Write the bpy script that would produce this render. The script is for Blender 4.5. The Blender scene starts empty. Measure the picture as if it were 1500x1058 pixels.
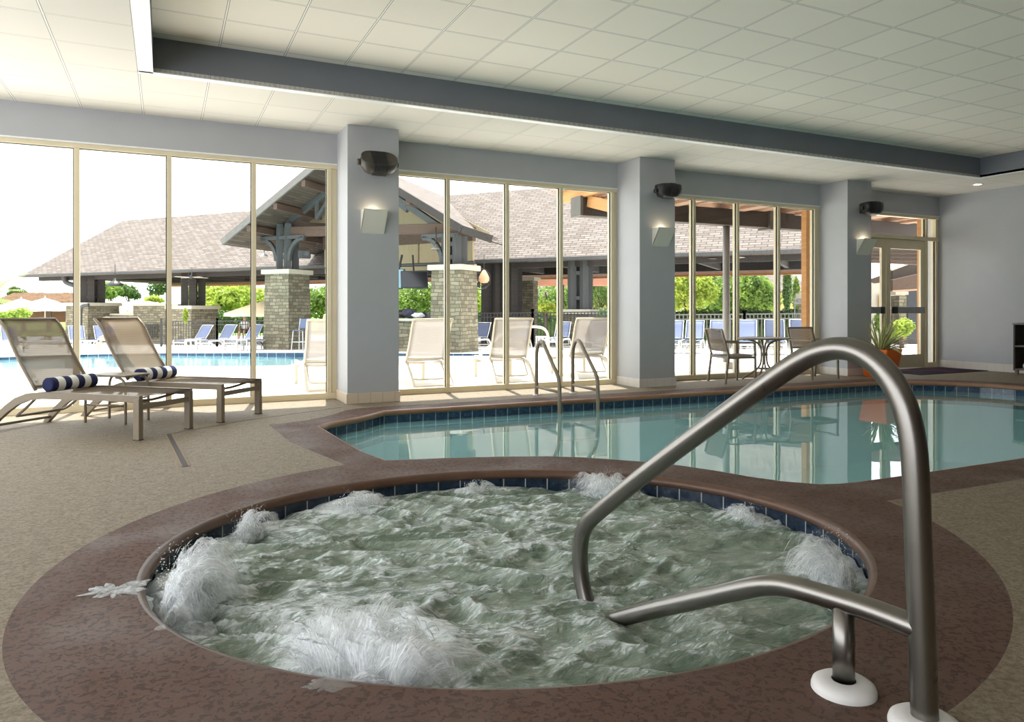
import bpy, bmesh, math, random
from mathutils import Vector, Matrix, noise
from mathutils.geometry import tessellate_polygon
random.seed(7)
PI = math.pi
sc = bpy.context.scene
COL = sc.collection

# ------------------------------------------------------------------ camera
F, CX, CY, TH, H = 1060.0, 750.0, 454.5, 0.4475, 1.13
SN, CS = math.sin(TH), math.cos(TH)
cam_d = bpy.data.cameras.new('camera')
cam = bpy.data.objects.new('camera', cam_d)
COL.objects.link(cam)
cam.location = (0, 0, H)
cam.rotation_euler = (PI / 2, 0, -TH)
cam_d.sensor_width = 36
cam_d.lens = F / 1500 * 36
cam_d.shift_y = -(529 - CY) / 1500
cam_d.clip_end = 600
sc.camera = cam

def ray(px, py):
    u = (px - CX) / F
    v = (py - CY) / F
    return (SN + u * CS, CS - u * SN, -v)
def at(px, py, d):                      # the spot seen at a pixel, d metres in front
    r = ray(px, py)
    return Vector((r[0] * d, r[1] * d, H + r[2] * d))
def gp(px, py, z=0.0):                  # spot on a level at height z
    r = ray(px, py)
    t = (z - H) / r[2]
    return Vector((r[0] * t, r[1] * t, z))
SL = 0.02                               # the outdoor deck falls 2 % away from the building
def gz(y):
    return -SL * (y - 9.4) if y > 9.4 else 0.0
def op(px, py):                         # spot on the sloping outdoor deck
    r = ray(px, py)
    t = (SL * 9.4 - H) / (r[2] + SL * r[1])
    return Vector((r[0] * t, r[1] * t, H + r[2] * t))

# ------------------------------------------------------------------ materials
def mat(name, base=(.5, .5, .5), rough=.5, metal=0.0, spec=.5):
    m = bpy.data.materials.new(name)
    m.use_nodes = True
    b = m.node_tree.nodes['Principled BSDF']
    b.inputs['Base Color'].default_value = (*base, 1)
    b.inputs['Roughness'].default_value = rough
    b.inputs['Metallic'].default_value = metal
    b.inputs['Specular IOR Level'].default_value = spec
    return m
class N:                                # tiny node helper
    def __init__(s, m):
        s.m = m; s.t = m.node_tree; s.b = s.t.nodes.get('Principled BSDF')
        s.out = s.t.nodes['Material Output']
    def n(s, kind, **kw):
        x = s.t.nodes.new(kind)
        for k, v in kw.items():
            if k in x.inputs.keys():
                x.inputs[k].default_value = v
            else:
                setattr(x, k, v)
        return x
    def l(s, a, b):
        s.t.links.new(a, b)
    def coord(s, scale=(1, 1, 1), loc=(0, 0, 0), rot=(0, 0, 0), src='Object'):
        c = s.n('ShaderNodeTexCoord'); mp = s.n('ShaderNodeMapping')
        mp.inputs['Scale'].default_value = scale
        mp.inputs['Location'].default_value = loc
        mp.inputs['Rotation'].default_value = rot
        s.l(c.outputs[src], mp.inputs['Vector'])
        return mp.outputs['Vector']
    def noise(s, vec, scale, detail=4, rough=.55, dist=0.0):
        x = s.n('ShaderNodeTexNoise')
        x.inputs['Scale'].default_value = scale; x.inputs['Detail'].default_value = detail
        x.inputs['Roughness'].default_value = rough; x.inputs['Distortion'].default_value = dist
        s.l(vec, x.inputs['Vector'])
        return x.outputs['Fac']
    def ramp(s, fac, stops):
        x = s.n('ShaderNodeValToRGB')
        e = x.color_ramp.elements
        while len(e) < len(stops): e.new(.5)
        for i, (p, c) in enumerate(stops):
            e[i].position = p; e[i].color = (*c, 1) if len(c) == 3 else c
        s.l(fac, x.inputs['Fac'])
        return x.outputs['Color']
    def bump(s, fac, strength=.3, dist=.01, prev=None):
        x = s.n('ShaderNodeBump')
        x.inputs['Strength'].default_value = strength; x.inputs['Distance'].default_value = dist
        s.l(fac, x.inputs['Height'])
        if prev is not None: s.l(prev, x.inputs['Normal'])
        return x.outputs['Normal']
    def math(s, op, a, b=None):
        x = s.n('ShaderNodeMath'); x.operation = op
        for i, v in enumerate((a, b)):
            if v is None: continue
            if isinstance(v, (int, float)): x.inputs[i].default_value = v
            else: s.l(v, x.inputs[i])
        return x.outputs[0]
    def mix(s, fac, a, b):
        x = s.n('ShaderNodeMix'); x.data_type = 'RGBA'
        if isinstance(fac, (int, float)): x.inputs[0].default_value = fac
        else: s.l(fac, x.inputs[0])
        for i, v in ((6, a), (7, b)):
            if isinstance(v, tuple): x.inputs[i].default_value = (*v, 1)
            else: s.l(v, x.inputs[i])
        return x.outputs[2]
def mottled(name, c1, c2, scale=8, rough=.6, bump=.2, bscale=60, dist=.004, spec=.4):
    m = mat(name, c1, rough, 0, spec); k = N(m)
    v = k.coord()
    f = k.noise(v, scale, 5)
    k.l(k.ramp(f, [(.3, c1), (.7, c2)]), k.b.inputs['Base Color'])
    k.l(k.bump(k.noise(v, bscale, 4), bump, dist), k.b.inputs['Normal'])
    return m

M = {}
M['wall'] = mottled('wall_paint', (.43, .44, .46), (.45, .46, .48), 3, .55, .05, 200, .001)
M['back_wall'] = mottled('dark_wall_panel', (.13, .10, .08), (.16, .125, .10), 2, .6, .05)
M['base_tile'] = mat('baseboard_tile', (.60, .50, .38), .35)
def tile_joint(m, size, joint, axis, c_tile, c_joint, var=.06, src='Object'):
    k = N(m)
    vec = k.coord(src=src)
    sep = k.n('ShaderNodeSeparateXYZ'); k.l(vec, sep.inputs[0])
    s = k.math('ADD', sep.outputs[0], sep.outputs[1]) if axis == 'xy' else sep.outputs['XYZ'.index(axis)]
    fr = k.math('FRACT', k.math('DIVIDE', s, size))
    e = k.math('LESS_THAN', fr, joint / size)
    k.l(k.mix(e, c_tile, c_joint), k.b.inputs['Base Color'])
tile_joint(M['base_tile'], .152, .005, 'xy', (.62, .52, .40), (.36, .28, .2))
M['base_tile_white'] = mat('pale_base_tile', (.66, .62, .57), .35)
tile_joint(M['base_tile_white'], .152, .004, 'xy', (.66, .62, .57), (.5, .45, .4))

def ceiling_mat(name, ox, oy, c):
    m = mat(name, c, .85, 0, .2); k = N(m)
    v = k.coord(loc=(-ox, -oy, 0))
    sep = k.n('ShaderNodeSeparateXYZ'); k.l(v, sep.inputs[0])
    es = []
    for i in (0, 1):
        fr = k.math('FRACT', k.math('DIVIDE', k.math('ADD', sep.outputs[i], 61.0), .61))
        d = k.math('ABSOLUTE', k.math('SUBTRACT', fr, .5))
        es.append(d)
    e = k.math('MAXIMUM', es[0], es[1])
    line = k.math('GREATER_THAN', e, .5 - .009)
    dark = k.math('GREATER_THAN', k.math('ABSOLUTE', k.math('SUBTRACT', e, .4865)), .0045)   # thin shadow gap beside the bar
    # slight tone per tile
    fl = k.n('ShaderNodeVectorMath'); fl.operation = 'SCALE'; fl.inputs['Scale'].default_value = 1 / .61
    k.l(v, fl.inputs[0])
    f2 = k.n('ShaderNodeVectorMath'); f2.operation = 'FLOOR'; k.l(fl.outputs[0], f2.inputs[0])
    wn = k.n('ShaderNodeTexWhiteNoise'); k.l(f2.outputs[0], wn.inputs['Vector'])
    tone = k.ramp(wn.outputs['Value'], [(0, tuple(x * .95 for x in c)), (1, c)])
    col = k.mix(line, tone, (.95, .93, .88))
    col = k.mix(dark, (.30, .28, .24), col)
    k.l(col, k.b.inputs['Base Color'])
    h = k.math('ADD', k.math('MULTIPLY', line, 1.0), k.math('MULTIPLY', k.noise(v, 160, 3), .15))
    k.l(k.bump(h, .6, .006), k.b.inputs['Normal'])
    return m
M['ceil_low'] = ceiling_mat('ceiling_tiles_low', -.22, 7.05, (.78, .75, .69))
M['ceil_high'] = ceiling_mat('ceiling_tiles_high', 2.922, 6.871, (.90, .85, .755))
M['white_trim'] = mat('white_trim', (.84, .85, .85), .4)
M['fascia'] = mottled('fascia_paint', (.175, .187, .215), (.19, .202, .23), 3, .6, .04, 200, .001)

# concrete deck
m = M['deck'] = mat('sprayed_concrete_deck', (.4, .33, .24), .7, 0, .35); k = N(m); v = k.coord()
big = k.noise(v, .9, 4); mid = k.noise(v, 14, 6, .65); fine = k.noise(v, 70, 4, .7)
c = k.ramp(mid, [(.32, (.20, .158, .11)), (.5, (.262, .212, .152)), (.68, (.30, .252, .188))])
c = k.mix(k.math('MULTIPLY', big, .35), c, (.235, .185, .128))
spk = k.ramp(k.noise(v, 46, 6, .75), [(.40, (.62, .60, .56)), (.54, (1, 1, 1)), (.68, (1.18, 1.17, 1.15))])
mm = k.n('ShaderNodeMix'); mm.data_type = 'RGBA'; mm.blend_type = 'MULTIPLY'; mm.inputs[0].default_value = 1; k.l(c, mm.inputs[6]); k.l(spk, mm.inputs[7]); c = mm.outputs[2]
k.l(c, k.b.inputs['Base Color'])
vor = k.n('ShaderNodeTexVoronoi'); vor.inputs['Scale'].default_value = 34; k.l(v, vor.inputs['Vector'])
k.l(k.bump(k.math('ADD', k.math('MULTIPLY', k.noise(v, 38, 5, .6), .6), k.math('MULTIPLY', k.noise(v, 150, 3, .7), .6)), .5, .003), k.b.inputs['Normal'])
# brown knock-down textured border
m = M['border'] = mat('brown_textured_border', (.2, .11, .08), .42, 0, .38); k = N(m); v = k.coord()
n1 = k.noise(v, 40, 8, .66, .6); n2 = k.noise(v, 90, 4, .6); n3 = k.noise(v, 1.7, 3)
pl = k.ramp(n1, [(.415, (0, 0, 0)), (.47, (1, 1, 1))])
c = k.mix(pl, (.048, .024, .016), (.118, .063, .044))
c = k.mix(k.math('MULTIPLY', n3, .5), c, (.138, .074, .050))
k.l(c, k.b.inputs['Base Color'])
k.l(k.ramp(k.noise(v, 2.3, 4), [(.35, (.78, .78, .78)), (.65, (.52, .52, .52))]), k.b.inputs['Roughness'])
hh = k.math('ADD', k.math('MULTIPLY', pl, 1.0), k.math('MULTIPLY', n2, .35))
k.l(k.bump(hh, .8, .005), k.b.inputs['Normal'])
M['nosing'] = mottled('rounded_coping_nosing', (.30, .148, .082), (.36, .185, .108), 9, .32, .35, 40, .004, .5)  # lighter copy of the brown coping; strong light is put into its colour

M['nosing_dark'] = mottled('rounded_brown_nosing', (.095, .046, .028), (.13, .066, .04), 9, .38, .35, 40, .004, .5)
def pool_tile(name, size, z0, dim=1.0):
    m = mat(name, (.03, .07, .16), .12, 0, .6); k = N(m)
    uv = k.n('ShaderNodeUVMap'); sep = k.n('ShaderNodeSeparateXYZ'); k.l(uv.outputs[0], sep.inputs[0])
    fx = k.math('FRACT', k.math('DIVIDE', sep.outputs[0], size))
    fz = k.math('FRACT', k.math('DIVIDE', k.math('SUBTRACT', 50 + z0, sep.outputs[1]), size))
    g = k.math('MINIMUM', fx, fz)
    gr = k.math('LESS_THAN', g, .045)
    obj = k.coord()
    t = k.ramp(k.noise(obj, 24, 5, .7), [(p_, tuple(x * dim for x in c_)) for p_, c_ in ((.3, (.010, .022, .045)), (.55, (.026, .055, .115)), (.75, (.07, .125, .21)))])
    k.l(k.mix(gr, t, (.40, .43, .42)), k.b.inputs['Base Color'])
    k.l(k.bump(k.math('SUBTRACT', 1.0, gr), .4, .003), k.b.inputs['Normal'])
    return m
M['tile'] = pool_tile('blue_pool_tile', .152, -.045)
M['tub_tile'] = pool_tile('dark_blue_tub_tile', .152, -.045, .5)
M['plaster'] = mottled('aqua_pool_plaster', (.58, .84, .85), (.62, .88, .88), 3, .7, .05)
M['tub_plaster'] = mottled('tub_plaster', (.30, .36, .30), (.38, .43, .36), 4, .7, .05)

def water_mat(name, tint, bump, bscale, dist, scatter_col=(.42, .80, .84), scatter_mix=.4):  # diffuse teal stands in for light scattered inside the water
    m = bpy.data.materials.new(name); m.use_nodes = True
    k = N(m); k.t.nodes.remove(k.b)
    v = k.coord(scale=(1, 1, 1))
    nb = k.bump(k.noise(v, bscale, 3, .5), bump, dist)
    lw = k.n('ShaderNodeLayerWeight'); lw.inputs['Blend'].default_value = .5; k.l(nb, lw.inputs['Normal'])
    fz = k.math('ADD', .02, k.math('MULTIPLY', .98, k.math('POWER', lw.outputs['Facing'], 5.0)))
    tr = k.n('ShaderNodeBsdfTransparent'); tr.inputs['Color'].default_value = (*tint, 1)
    gl = k.n('ShaderNodeBsdfGlossy'); gl.inputs['Roughness'].default_value = .015; k.l(nb, gl.inputs['Normal'])
    gl.inputs['Color'].default_value = (.95, 1, 1, 1)
    df = k.n('ShaderNodeBsdfDiffuse'); df.inputs['Color'].default_value = (*scatter_col, 1); m0 = k.n('ShaderNodeMixShader'); m0.inputs[0].default_value = scatter_mix; k.l(tr.outputs[0], m0.inputs[1]); k.l(df.outputs[0], m0.inputs[2])
    mx = k.n('ShaderNodeMixShader'); k.l(fz, mx.inputs[0]); k.l(m0.outputs[0], mx.inputs[1]); k.l(gl.outputs[0], mx.inputs[2])
    k.l(mx.outputs[0], k.out.inputs['Surface'])
    return m
M['pool_water'] = water_mat('still_pool_water', (.88, .98, .98), .12, 2.2, .01)
M['out_water'] = water_mat('outdoor_pool_water', (.55, .88, .95), .3, 4, .02)

def glass_mat(name, tint=(.97, .985, .98), refl=1.0):
    m = bpy.data.materials.new(name); m.use_nodes = True
    k = N(m); k.t.nodes.remove(k.b)
    lw = k.n('ShaderNodeLayerWeight'); lw.inputs['Blend'].default_value = .5
    f = k.math('ADD', .03 * refl, k.math('MULTIPLY', .62, k.math('POWER', lw.outputs['Facing'], 5.0)))
    tr = k.n('ShaderNodeBsdfTransparent'); tr.inputs['Color'].default_value = (*tint, 1)
    gl = k.n('ShaderNodeBsdfGlossy'); gl.inputs['Roughness'].default_value = .0
    mx = k.n('ShaderNodeMixShader'); k.l(f, mx.inputs[0]); k.l(tr.outputs[0], mx.inputs[1]); k.l(gl.outputs[0], mx.inputs[2])
    k.l(mx.outputs[0], k.out.inputs['Surface'])
    return m
M['glass'] = glass_mat('window_glass')

# churning tub water
m = M['tub_water'] = mat('churning_tub_water', (.2, .27, .21), .06, 0, .9); k = N(m); v = k.coord()
k.b.inputs['IOR'].default_value = 1.6
sv = k.coord(scale=(1.0, 2.5, 1), rot=(0, 0, .4475))
n1 = k.noise(sv, 5.0, 6, .62, 1.2); n2 = k.noise(sv, 17, 4, .6, 1.0); n3 = k.noise(v, 1.3, 2)
c = k.ramp(n1, [(.30, (.075, .125, .085)), (.48, (.19, .255, .195)), (.66, (.38, .44, .37))])
geo = k.n('ShaderNodeAttribute'); geo.attribute_name = 'foam'  # mask carries jet foam plus painted window sheen on the waves
fo = k.math('ADD', geo.outputs['Fac'], k.math('MULTIPLY', k.math('SUBTRACT', n2, .5), 1.5))
fo = k.math('ADD', fo, k.math('MULTIPLY', k.math('SUBTRACT', n1, .5), 1.2))
fm = k.ramp(fo, [(.44, (0, 0, 0)), (.78, (.92, .92, .92))])
k.l(k.mix(fm, c, (.84, .91, .95)), k.b.inputs['Base Color'])
k.l(k.math('ADD', .04, k.math('MULTIPLY', fm, .16)), k.b.inputs['Roughness'])
k.l(k.bump(k.math('ADD', n2, k.math('MULTIPLY', n1, .8)), .7, .022), k.b.inputs['Normal'])
# spray
m = M['spray'] = mat('white_water_spray', (.93, .95, .96), .25, 0, .5); k = N(m)
tr = k.n('ShaderNodeBsdfTransparent'); mx = k.n('ShaderNodeMixShader'); mx.inputs[0].default_value = .5
k.l(tr.outputs[0], mx.inputs[1]); k.l(k.b.outputs[0], mx.inputs[2]); k.l(mx.outputs[0], k.out.inputs['Surface'])
m = M['froth'] = mat('froth', (.80, .85, .86), .3, 0, .5); k = N(m)
v = k.coord(); nn = k.noise(v, 30, 5, .7)
tr = k.n('ShaderNodeBsdfTransparent'); mx = k.n('ShaderNodeMixShader')
k.l(k.ramp(nn, [(.35, (.25, .25, .25)), (.65, (.8, .8, .8))]), mx.inputs[0])
k.l(tr.outputs[0], mx.inputs[1]); k.l(k.b.outputs[0], mx.inputs[2]); k.l(mx.outputs[0], k.out.inputs['Surface'])
k.l(k.bump(nn, .8, .03), k.b.inputs['Normal'])
m = M['sheet'] = mat('streaky_water_sheet', (.93, .95, .96), .3, 0, .5); k = N(m)
uv = k.n('ShaderNodeUVMap'); sep = k.n('ShaderNodeSeparateXYZ'); k.l(uv.outputs[0], sep.inputs[0])
mp = k.n('ShaderNodeMapping'); mp.inputs['Scale'].default_value = (9, 1.6, 1); k.l(uv.outputs[0], mp.inputs['Vector'])
nn = k.noise(mp.outputs['Vector'], 2.4, 5, .65, .4)
uu = k.math('FRACT', sep.outputs[0]); ed = k.math('MULTIPLY', k.math('MULTIPLY', uu, k.math('SUBTRACT', 1.0, uu)), 4.0)
vv = k.math('SUBTRACT', 1.0, k.math('POWER', sep.outputs[1], 4.0))
al = k.math('MULTIPLY', k.math('MULTIPLY', ed, vv), k.ramp(nn, [(.38, (.03, .03, .03)), (.62, (.88, .88, .88))]))
tr = k.n('ShaderNodeBsdfTransparent'); tl = k.n('ShaderNodeBsdfTranslucent'); tl.inputs['Color'].default_value = (.95, .97, .98, 1)
m1 = k.n('ShaderNodeMixShader'); m1.inputs[0].default_value = .45; k.l(k.b.outputs[0], m1.inputs[1]); k.l(tl.outputs[0], m1.inputs[2])
mx = k.n('ShaderNodeMixShader'); k.l(al, mx.inputs[0]); k.l(tr.outputs[0], mx.inputs[1]); k.l(m1.outputs[0], mx.inputs[2]); k.l(mx.outputs[0], k.out.inputs['Surface'])
m = M['puddle'] = mat('clear_puddle', (.7, .7, .7), .03, 0, .8); k = N(m)
tr = k.n('ShaderNodeBsdfTransparent'); mx = k.n('ShaderNodeMixShader'); mx.inputs[0].default_value = .22
k.l(tr.outputs[0], mx.inputs[1]); k.l(k.b.outputs[0], mx.inputs[2]); k.l(mx.outputs[0], k.out.inputs['Surface'])

# metals, plastics, fabrics
m = M['steel'] = mat('brushed_stainless_steel', (.25, .235, .215), .30, 1.0); k = N(m); v = k.coord(scale=(4, 4, 60))
k.l(k.bump(k.noise(k.coord(), 90, 3), .06, .001), k.b.inputs['Normal'])
k.l(k.ramp(k.noise(k.coord(), 9, 4), [(.3, (.27, .27, .27)), (.7, (.33, .33, .33))]), k.b.inputs['Roughness'])
M['white_plastic'] = mottled('white_plastic', (.78, .76, .74), (.74, .72, .70), 12, .45, .02)
M['frame'] = mottled('champagne_aluminium', (.70, .62, .43), (.72, .64, .45), 5, .42, .02)
M['gasket'] = mat('black_gasket', (.012, .012, .014), .6)
M['taupe'] = mottled('taupe_powder_coat', (.225, .182, .128), (.245, .2, .142), 10, .42, .03)
M['cream_metal'] = mottled('cream_powder_coat', (.52, .46, .36), (.55, .49, .39), 10, .45, .03)
M['white_metal'] = mottled('white_powder_coat', (.46, .46, .455), (.5, .5, .49), 10, .45, .03)
def sling(name, c, alpha, sx=260):
    m = mat(name, c, .65, 0, .3); k = N(m); v = k.coord()
    w = k.n('ShaderNodeTexWave'); w.inputs['Scale'].default_value = 24; w.inputs['Distortion'].default_value = .6; w.bands_direction = 'Y'
    k.l(v, w.inputs['Vector'])
    k.l(k.mix(k.math('MULTIPLY', w.outputs['Fac'], .6), c, tuple(x * .72 for x in c)), k.b.inputs['Base Color'])
    tl = k.n('ShaderNodeBsdfTranslucent'); tl.inputs['Color'].default_value = (*c, 1); m1 = k.n('ShaderNodeMixShader'); m1.inputs[0].default_value = .4; k.l(k.b.outputs[0], m1.inputs[1]); k.l(tl.outputs[0], m1.inputs[2])
    tr = k.n('ShaderNodeBsdfTransparent'); mx = k.n('ShaderNodeMixShader'); mx.inputs[0].default_value = alpha
    k.l(tr.outputs[0], mx.inputs[1]); k.l(m1.outputs[0], mx.inputs[2]); k.l(mx.outputs[0], k.out.inputs['Surface'])
    return m
M['sling'] = sling('taupe_mesh_sling', (.36, .29, .215), .93)
M['sling_cream'] = sling('pale_mesh_sling', (.40, .365, .335), .9)
M['sling_blue'] = sling('blue_mesh_sling', (.24, .28, .42), .97)
m = M['stripes'] = mat('navy_white_stripes', (.8, .8, .8), .8, 0, .2); k = N(m); v = k.coord(loc=(1.71, 0, 0))
sep = k.n('ShaderNodeSeparateXYZ'); k.l(v, sep.inputs[0])
e = k.math('LESS_THAN', k.math('FRACT', k.math('DIVIDE', sep.outputs[0], .1446)), .5)
k.l(k.mix(e, (.80, .79, .75), (.022, .028, .085)), k.b.inputs['Base Color'])
M['black_plastic'] = mottled('black_plastic', (.018, .018, .02), (.028, .027, .027), 20, .38, .1, 150)
M['bronze_plastic'] = mottled('dark_bronze_plastic', (.055, .05, .042), (.07, .062, .052), 20, .4, .1, 150)
M['sconce'] = mat('cream_sconce', (.80, .77, .67), .5)
M['lamp_glow'] = mat('lamp_glow', (1, .9, .7), .5); M['lamp_glow'].node_tree.nodes['Principled BSDF'].inputs['Emission Color'].default_value = (1, .86, .6, 1)
M['lamp_glow'].node_tree.nodes['Principled BSDF'].inputs['Emission Strength'].default_value = 6
M['orange'] = mottled('orange_glazed_pot', (.93, .17, .02), (.96, .20, .03), 6, .3, .03)
M['soil'] = mottled('potting_soil', (.03, .02, .012), (.05, .035, .02), 30, .9, .6, 80, .02)
m = M['spiky_leaf'] = mat('variegated_leaf', (.2, .3, .08), .4); k = N(m)
uv = k.n('ShaderNodeUVMap'); sep = k.n('ShaderNodeSeparateXYZ'); k.l(uv.outputs[0], sep.inputs[0])
e = k.math('GREATER_THAN', k.math('ABSOLUTE', k.math('SUBTRACT', sep.outputs[0], .5)), .2)
k.l(k.mix(e, (.16, .26, .07), (.76, .72, .36)), k.b.inputs['Base Color'])
m = M['mat_rug'] = mat('dark_entry_mat', (.02, .015, .02), .9, 0, .15); k = N(m); v = k.coord()
k.l(k.ramp(k.noise(v, 2.2, 3), [(.45, (.014, .012, .016)), (.62, (.06, .022, .05))]), k.b.inputs['Base Color'])
k.l(k.bump(k.noise(v, 220, 2), .6, .004), k.b.inputs['Normal'])
M['espresso'] = mottled('espresso_wood', (.035, .026, .02), (.055, .042, .032), 12, .5, .05)
M['espresso_edge'] = mottled('worn_wood_edge', (.16, .145, .125), (.2, .18, .15), 12, .5, .05)
M['towel'] = mottled('white_terry_towel', (.76, .79, .83), (.82, .84, .86), 60, .95, .8, 240, .006, .1)
M['blue_towel'] = mottled('royal_blue_towel', (.03, .05, .28), (.05, .09, .38), 30, .95, .6, 160, .006, .1)
M['grate'] = mat('dark_drain_slot', (.05, .042, .035), .7)
M['joint'] = mat('deck_joint', (.27, .2, .13), .8)
# outdoors
m = M['out_deck'] = mottled('sunlit_white_concrete', (.74, .71, .66), (.79, .76, .71), 4, .8, .15, 60)
M['lawn'] = mottled('grass_lawn', (.10, .18, .035), (.18, .27, .06), .6, .9, .5, 20, .05, .1)
m = M['shingle'] = mat('asphalt_shingles', (.3, .26, .24), .85, 0, .2); k = N(m)
uv = k.n('ShaderNodeUVMap')
br = k.n('ShaderNodeTexBrick'); br.inputs['Scale'].default_value = 1.0
br.inputs['Brick Width'].default_value = .42; br.inputs['Row Height'].default_value = .155
br.inputs['Mortar Size'].default_value = .022; br.inputs['Mortar Smooth'].default_value = .25
br.inputs['Color1'].default_value = (.112, .092, .083, 1); br.inputs['Color2'].default_value = (.19, .165, .148, 1)
br.inputs['Mortar'].default_value = (.045, .034, .03, 1)
k.l(uv.outputs[0], br.inputs['Vector'])
nz = k.noise(uv.outputs[0], 2.2, 4)
k.l(k.mix(k.math('MULTIPLY', nz, .3), br.outputs['Color'], (.20, .16, .14)), k.b.inputs['Base Color'])
k.l(k.bump(br.outputs['Fac'], -.6, .02), k.b.inputs['Normal'])
def plank(name, c1, c2, w, axis='X'):
    m = mat(name, c1, .7, 0, .3); k = N(m); v = k.coord()
    sc_ = {'X': (1, 12, 12), 'Y': (12, 1, 12), 'Z': (12, 12, 1)}[axis]
    g = k.noise(k.coord(scale=sc_), 1.6, 4, .6)
    k.l(k.ramp(g, [(.3, c1), (.7, c2)]), k.b.inputs['Base Color'])
    k.l(k.bump(g, .3, .01), k.b.inputs['Normal'])
    return m
M['dark_wood'] = plank('dark_stained_timber', (.022, .018, .016), (.04, .033, .029), .2, 'X')
M['brown_wood'] = plank('brown_stained_timber', (.065, .04, .028), (.10, .062, .043), .2, 'Y')
m = M['soffit'] = mat('tongue_and_groove_soffit', (.2, .13, .09), .7, 0, .3); k = N(m); uv = k.n('ShaderNodeUVMap')
br = k.n('ShaderNodeTexBrick'); br.inputs['Scale'].default_value = 1.0
br.inputs['Brick Width'].default_value = 1.3; br.inputs['Row Height'].default_value = .14; br.inputs['Mortar Size'].default_value = .012
br.inputs['Color1'].default_value = (.055, .038, .028, 1); br.inputs['Color2'].default_value = (.13, .092, .066, 1); br.inputs['Mortar'].default_value = (.03, .022, .018, 1)
k.l(uv.outputs[0], br.inputs['Vector']); k.l(br.outputs['Color'], k.b.inputs['Base Color'])
M['grey_timber'] = plank('blue_grey_painted_timber', (.052, .054, .054), (.072, .074, .073), .2, 'Z')
M['rake_grey'] = mottled('grey_brown_rake', (.13, .115, .105), (.16, .14, .128), 6, .7, .1)
M['soffit_red'] = mottled('red_brown_soffit', (.14, .062, .04), (.18, .085, .055), 5, .8, .2)
M['beige_board'] = plank('beige_board', (.25, .195, .11), (.30, .24, .145), .2, 'Z')
M['orange_timber'] = plank('orange_stained_timber', (.40, .19, .06), (.48, .25, .095), .2, 'Y')
M['pale_timber'] = plank('salmon_stained_timber', (.30, .175, .11), (.37, .225, .145), .2, 'X')
M['umber_beam'] = plank('umber_painted_beam', (.05, .036, .028), (.065, .048, .037), .2, 'X')
m = M['stone'] = mat('stacked_ledge_stone', (.4, .36, .28), .85, 0, .2); k = N(m)
uv = k.n('ShaderNodeUVMap')
dn = k.n('ShaderNodeTexNoise'); dn.inputs['Scale'].default_value = 2.2; dn.inputs['Detail'].default_value = 3; k.l(uv.outputs[0], dn.inputs['Vector'])
vm = k.n('ShaderNodeVectorMath'); vm.operation = 'SCALE'; vm.inputs['Scale'].default_value = .10; k.l(dn.outputs['Color'], vm.inputs[0])
va = k.n('ShaderNodeVectorMath'); va.operation = 'ADD'; k.l(uv.outputs[0], va.inputs[0]); k.l(vm.outputs[0], va.inputs[1])
br = k.n('ShaderNodeTexBrick'); br.inputs['Scale'].default_value = 1.0
br.inputs['Brick Width'].default_value = .34; br.inputs['Row Height'].default_value = .125; br.inputs['Mortar Size'].default_value = .012
br.inputs['Mortar Smooth'].default_value = .2; br.offset_frequency = 2; br.squash = .6; br.squash_frequency = 3
br.inputs['Color1'].default_value = (.10, .088, .06, 1); br.inputs['Color2'].default_value = (.27, .24, .17, 1)
br.inputs['Mortar'].default_value = (.045, .038, .028, 1)
k.l(va.outputs[0], br.inputs['Vector'])
nz = k.noise(uv.outputs[0], 5, 4)
k.l(k.mix(k.math('MULTIPLY', nz, .5), br.outputs['Color'], (.18, .155, .108)), k.b.inputs['Base Color'])
k.l(k.bump(br.outputs['Fac'], -.9, .03), k.b.inputs['Normal'])
M['cap_stone'] = mottled('limestone_cap', (.40, .37, .29), (.46, .42, .34), 6, .8, .2, 40, .01)
M['thatch'] = mottled('palm_thatch', (.15, .088, .052), (.25, .155, .095), 7, .95, 1, 60, .08, .1)
M['thatch_pale'] = mottled('sun_bleached_thatch', (.46, .38, .27), (.58, .50, .38), 7, .95, 1, 60, .08, .1)
M['canvas'] = mottled('white_umbrella_canvas', (.72, .78, .78), (.76, .81, .81), 3, .85, .05)
M['canvas_tan'] = mottled('tan_umbrella_canvas', (.72, .55, .34), (.76, .60, .39), 3, .85, .05)
M['iron'] = mat('black_iron', (.025, .024, .023), .5)
M['grey_iron'] = mat('grey_iron', (.12, .115, .105), .5)
M['post_grey'] = mottled('grey_painted_steel', (.2, .19, .175), (.23, .215, .2), 8, .5, .03)
M['push_bar_grey'] = mottled('push_bar_grey', (.30, .31, .31), (.34, .35, .35), 8, .4, .02)
M['bracket_steel'] = mottled('weathered_bracket_steel', (.075, .066, .054), (.095, .084, .07), 8, .55, .05)
M['concrete'] = mottled('concrete_footing', (.42, .39, .33), (.5, .46, .4), 8, .85, .2)
M['screen'] = mat('dark_screen', (.012, .012, .015), .15)
M['terracotta'] = mottled('terracotta_stucco', (.34, .15, .095), (.38, .17, .11), 4, .85, .2)
M['yellow_stucco'] = mottled('yellow_stucco', (.62, .42, .15), (.66, .46, .18), 4, .85, .2)
M['pale_stucco'] = mottled('pale_stucco', (.42, .37, .30), (.46, .41, .34), 4, .85, .2)
M['bark'] = mottled('bark', (.09, .06, .04), (.14, .1, .07), 9, .9, .6, 30, .03)
M['skin'] = mottled('skin', (.60, .36, .27), (.64, .39, .29), 9, .5, .02)
M['hair'] = mottled('brown_hair', (.06, .04, .025), (.1, .065, .04), 30, .6, .4, 120)
M['hair_pale'] = mottled('blond_hair', (.42, .32, .2), (.5, .4, .26), 30, .6, .4, 120)
M['shirt'] = mottled('white_shirt_cloth', (.75, .74, .73), (.8, .79, .78), 8, .9, .1)
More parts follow.
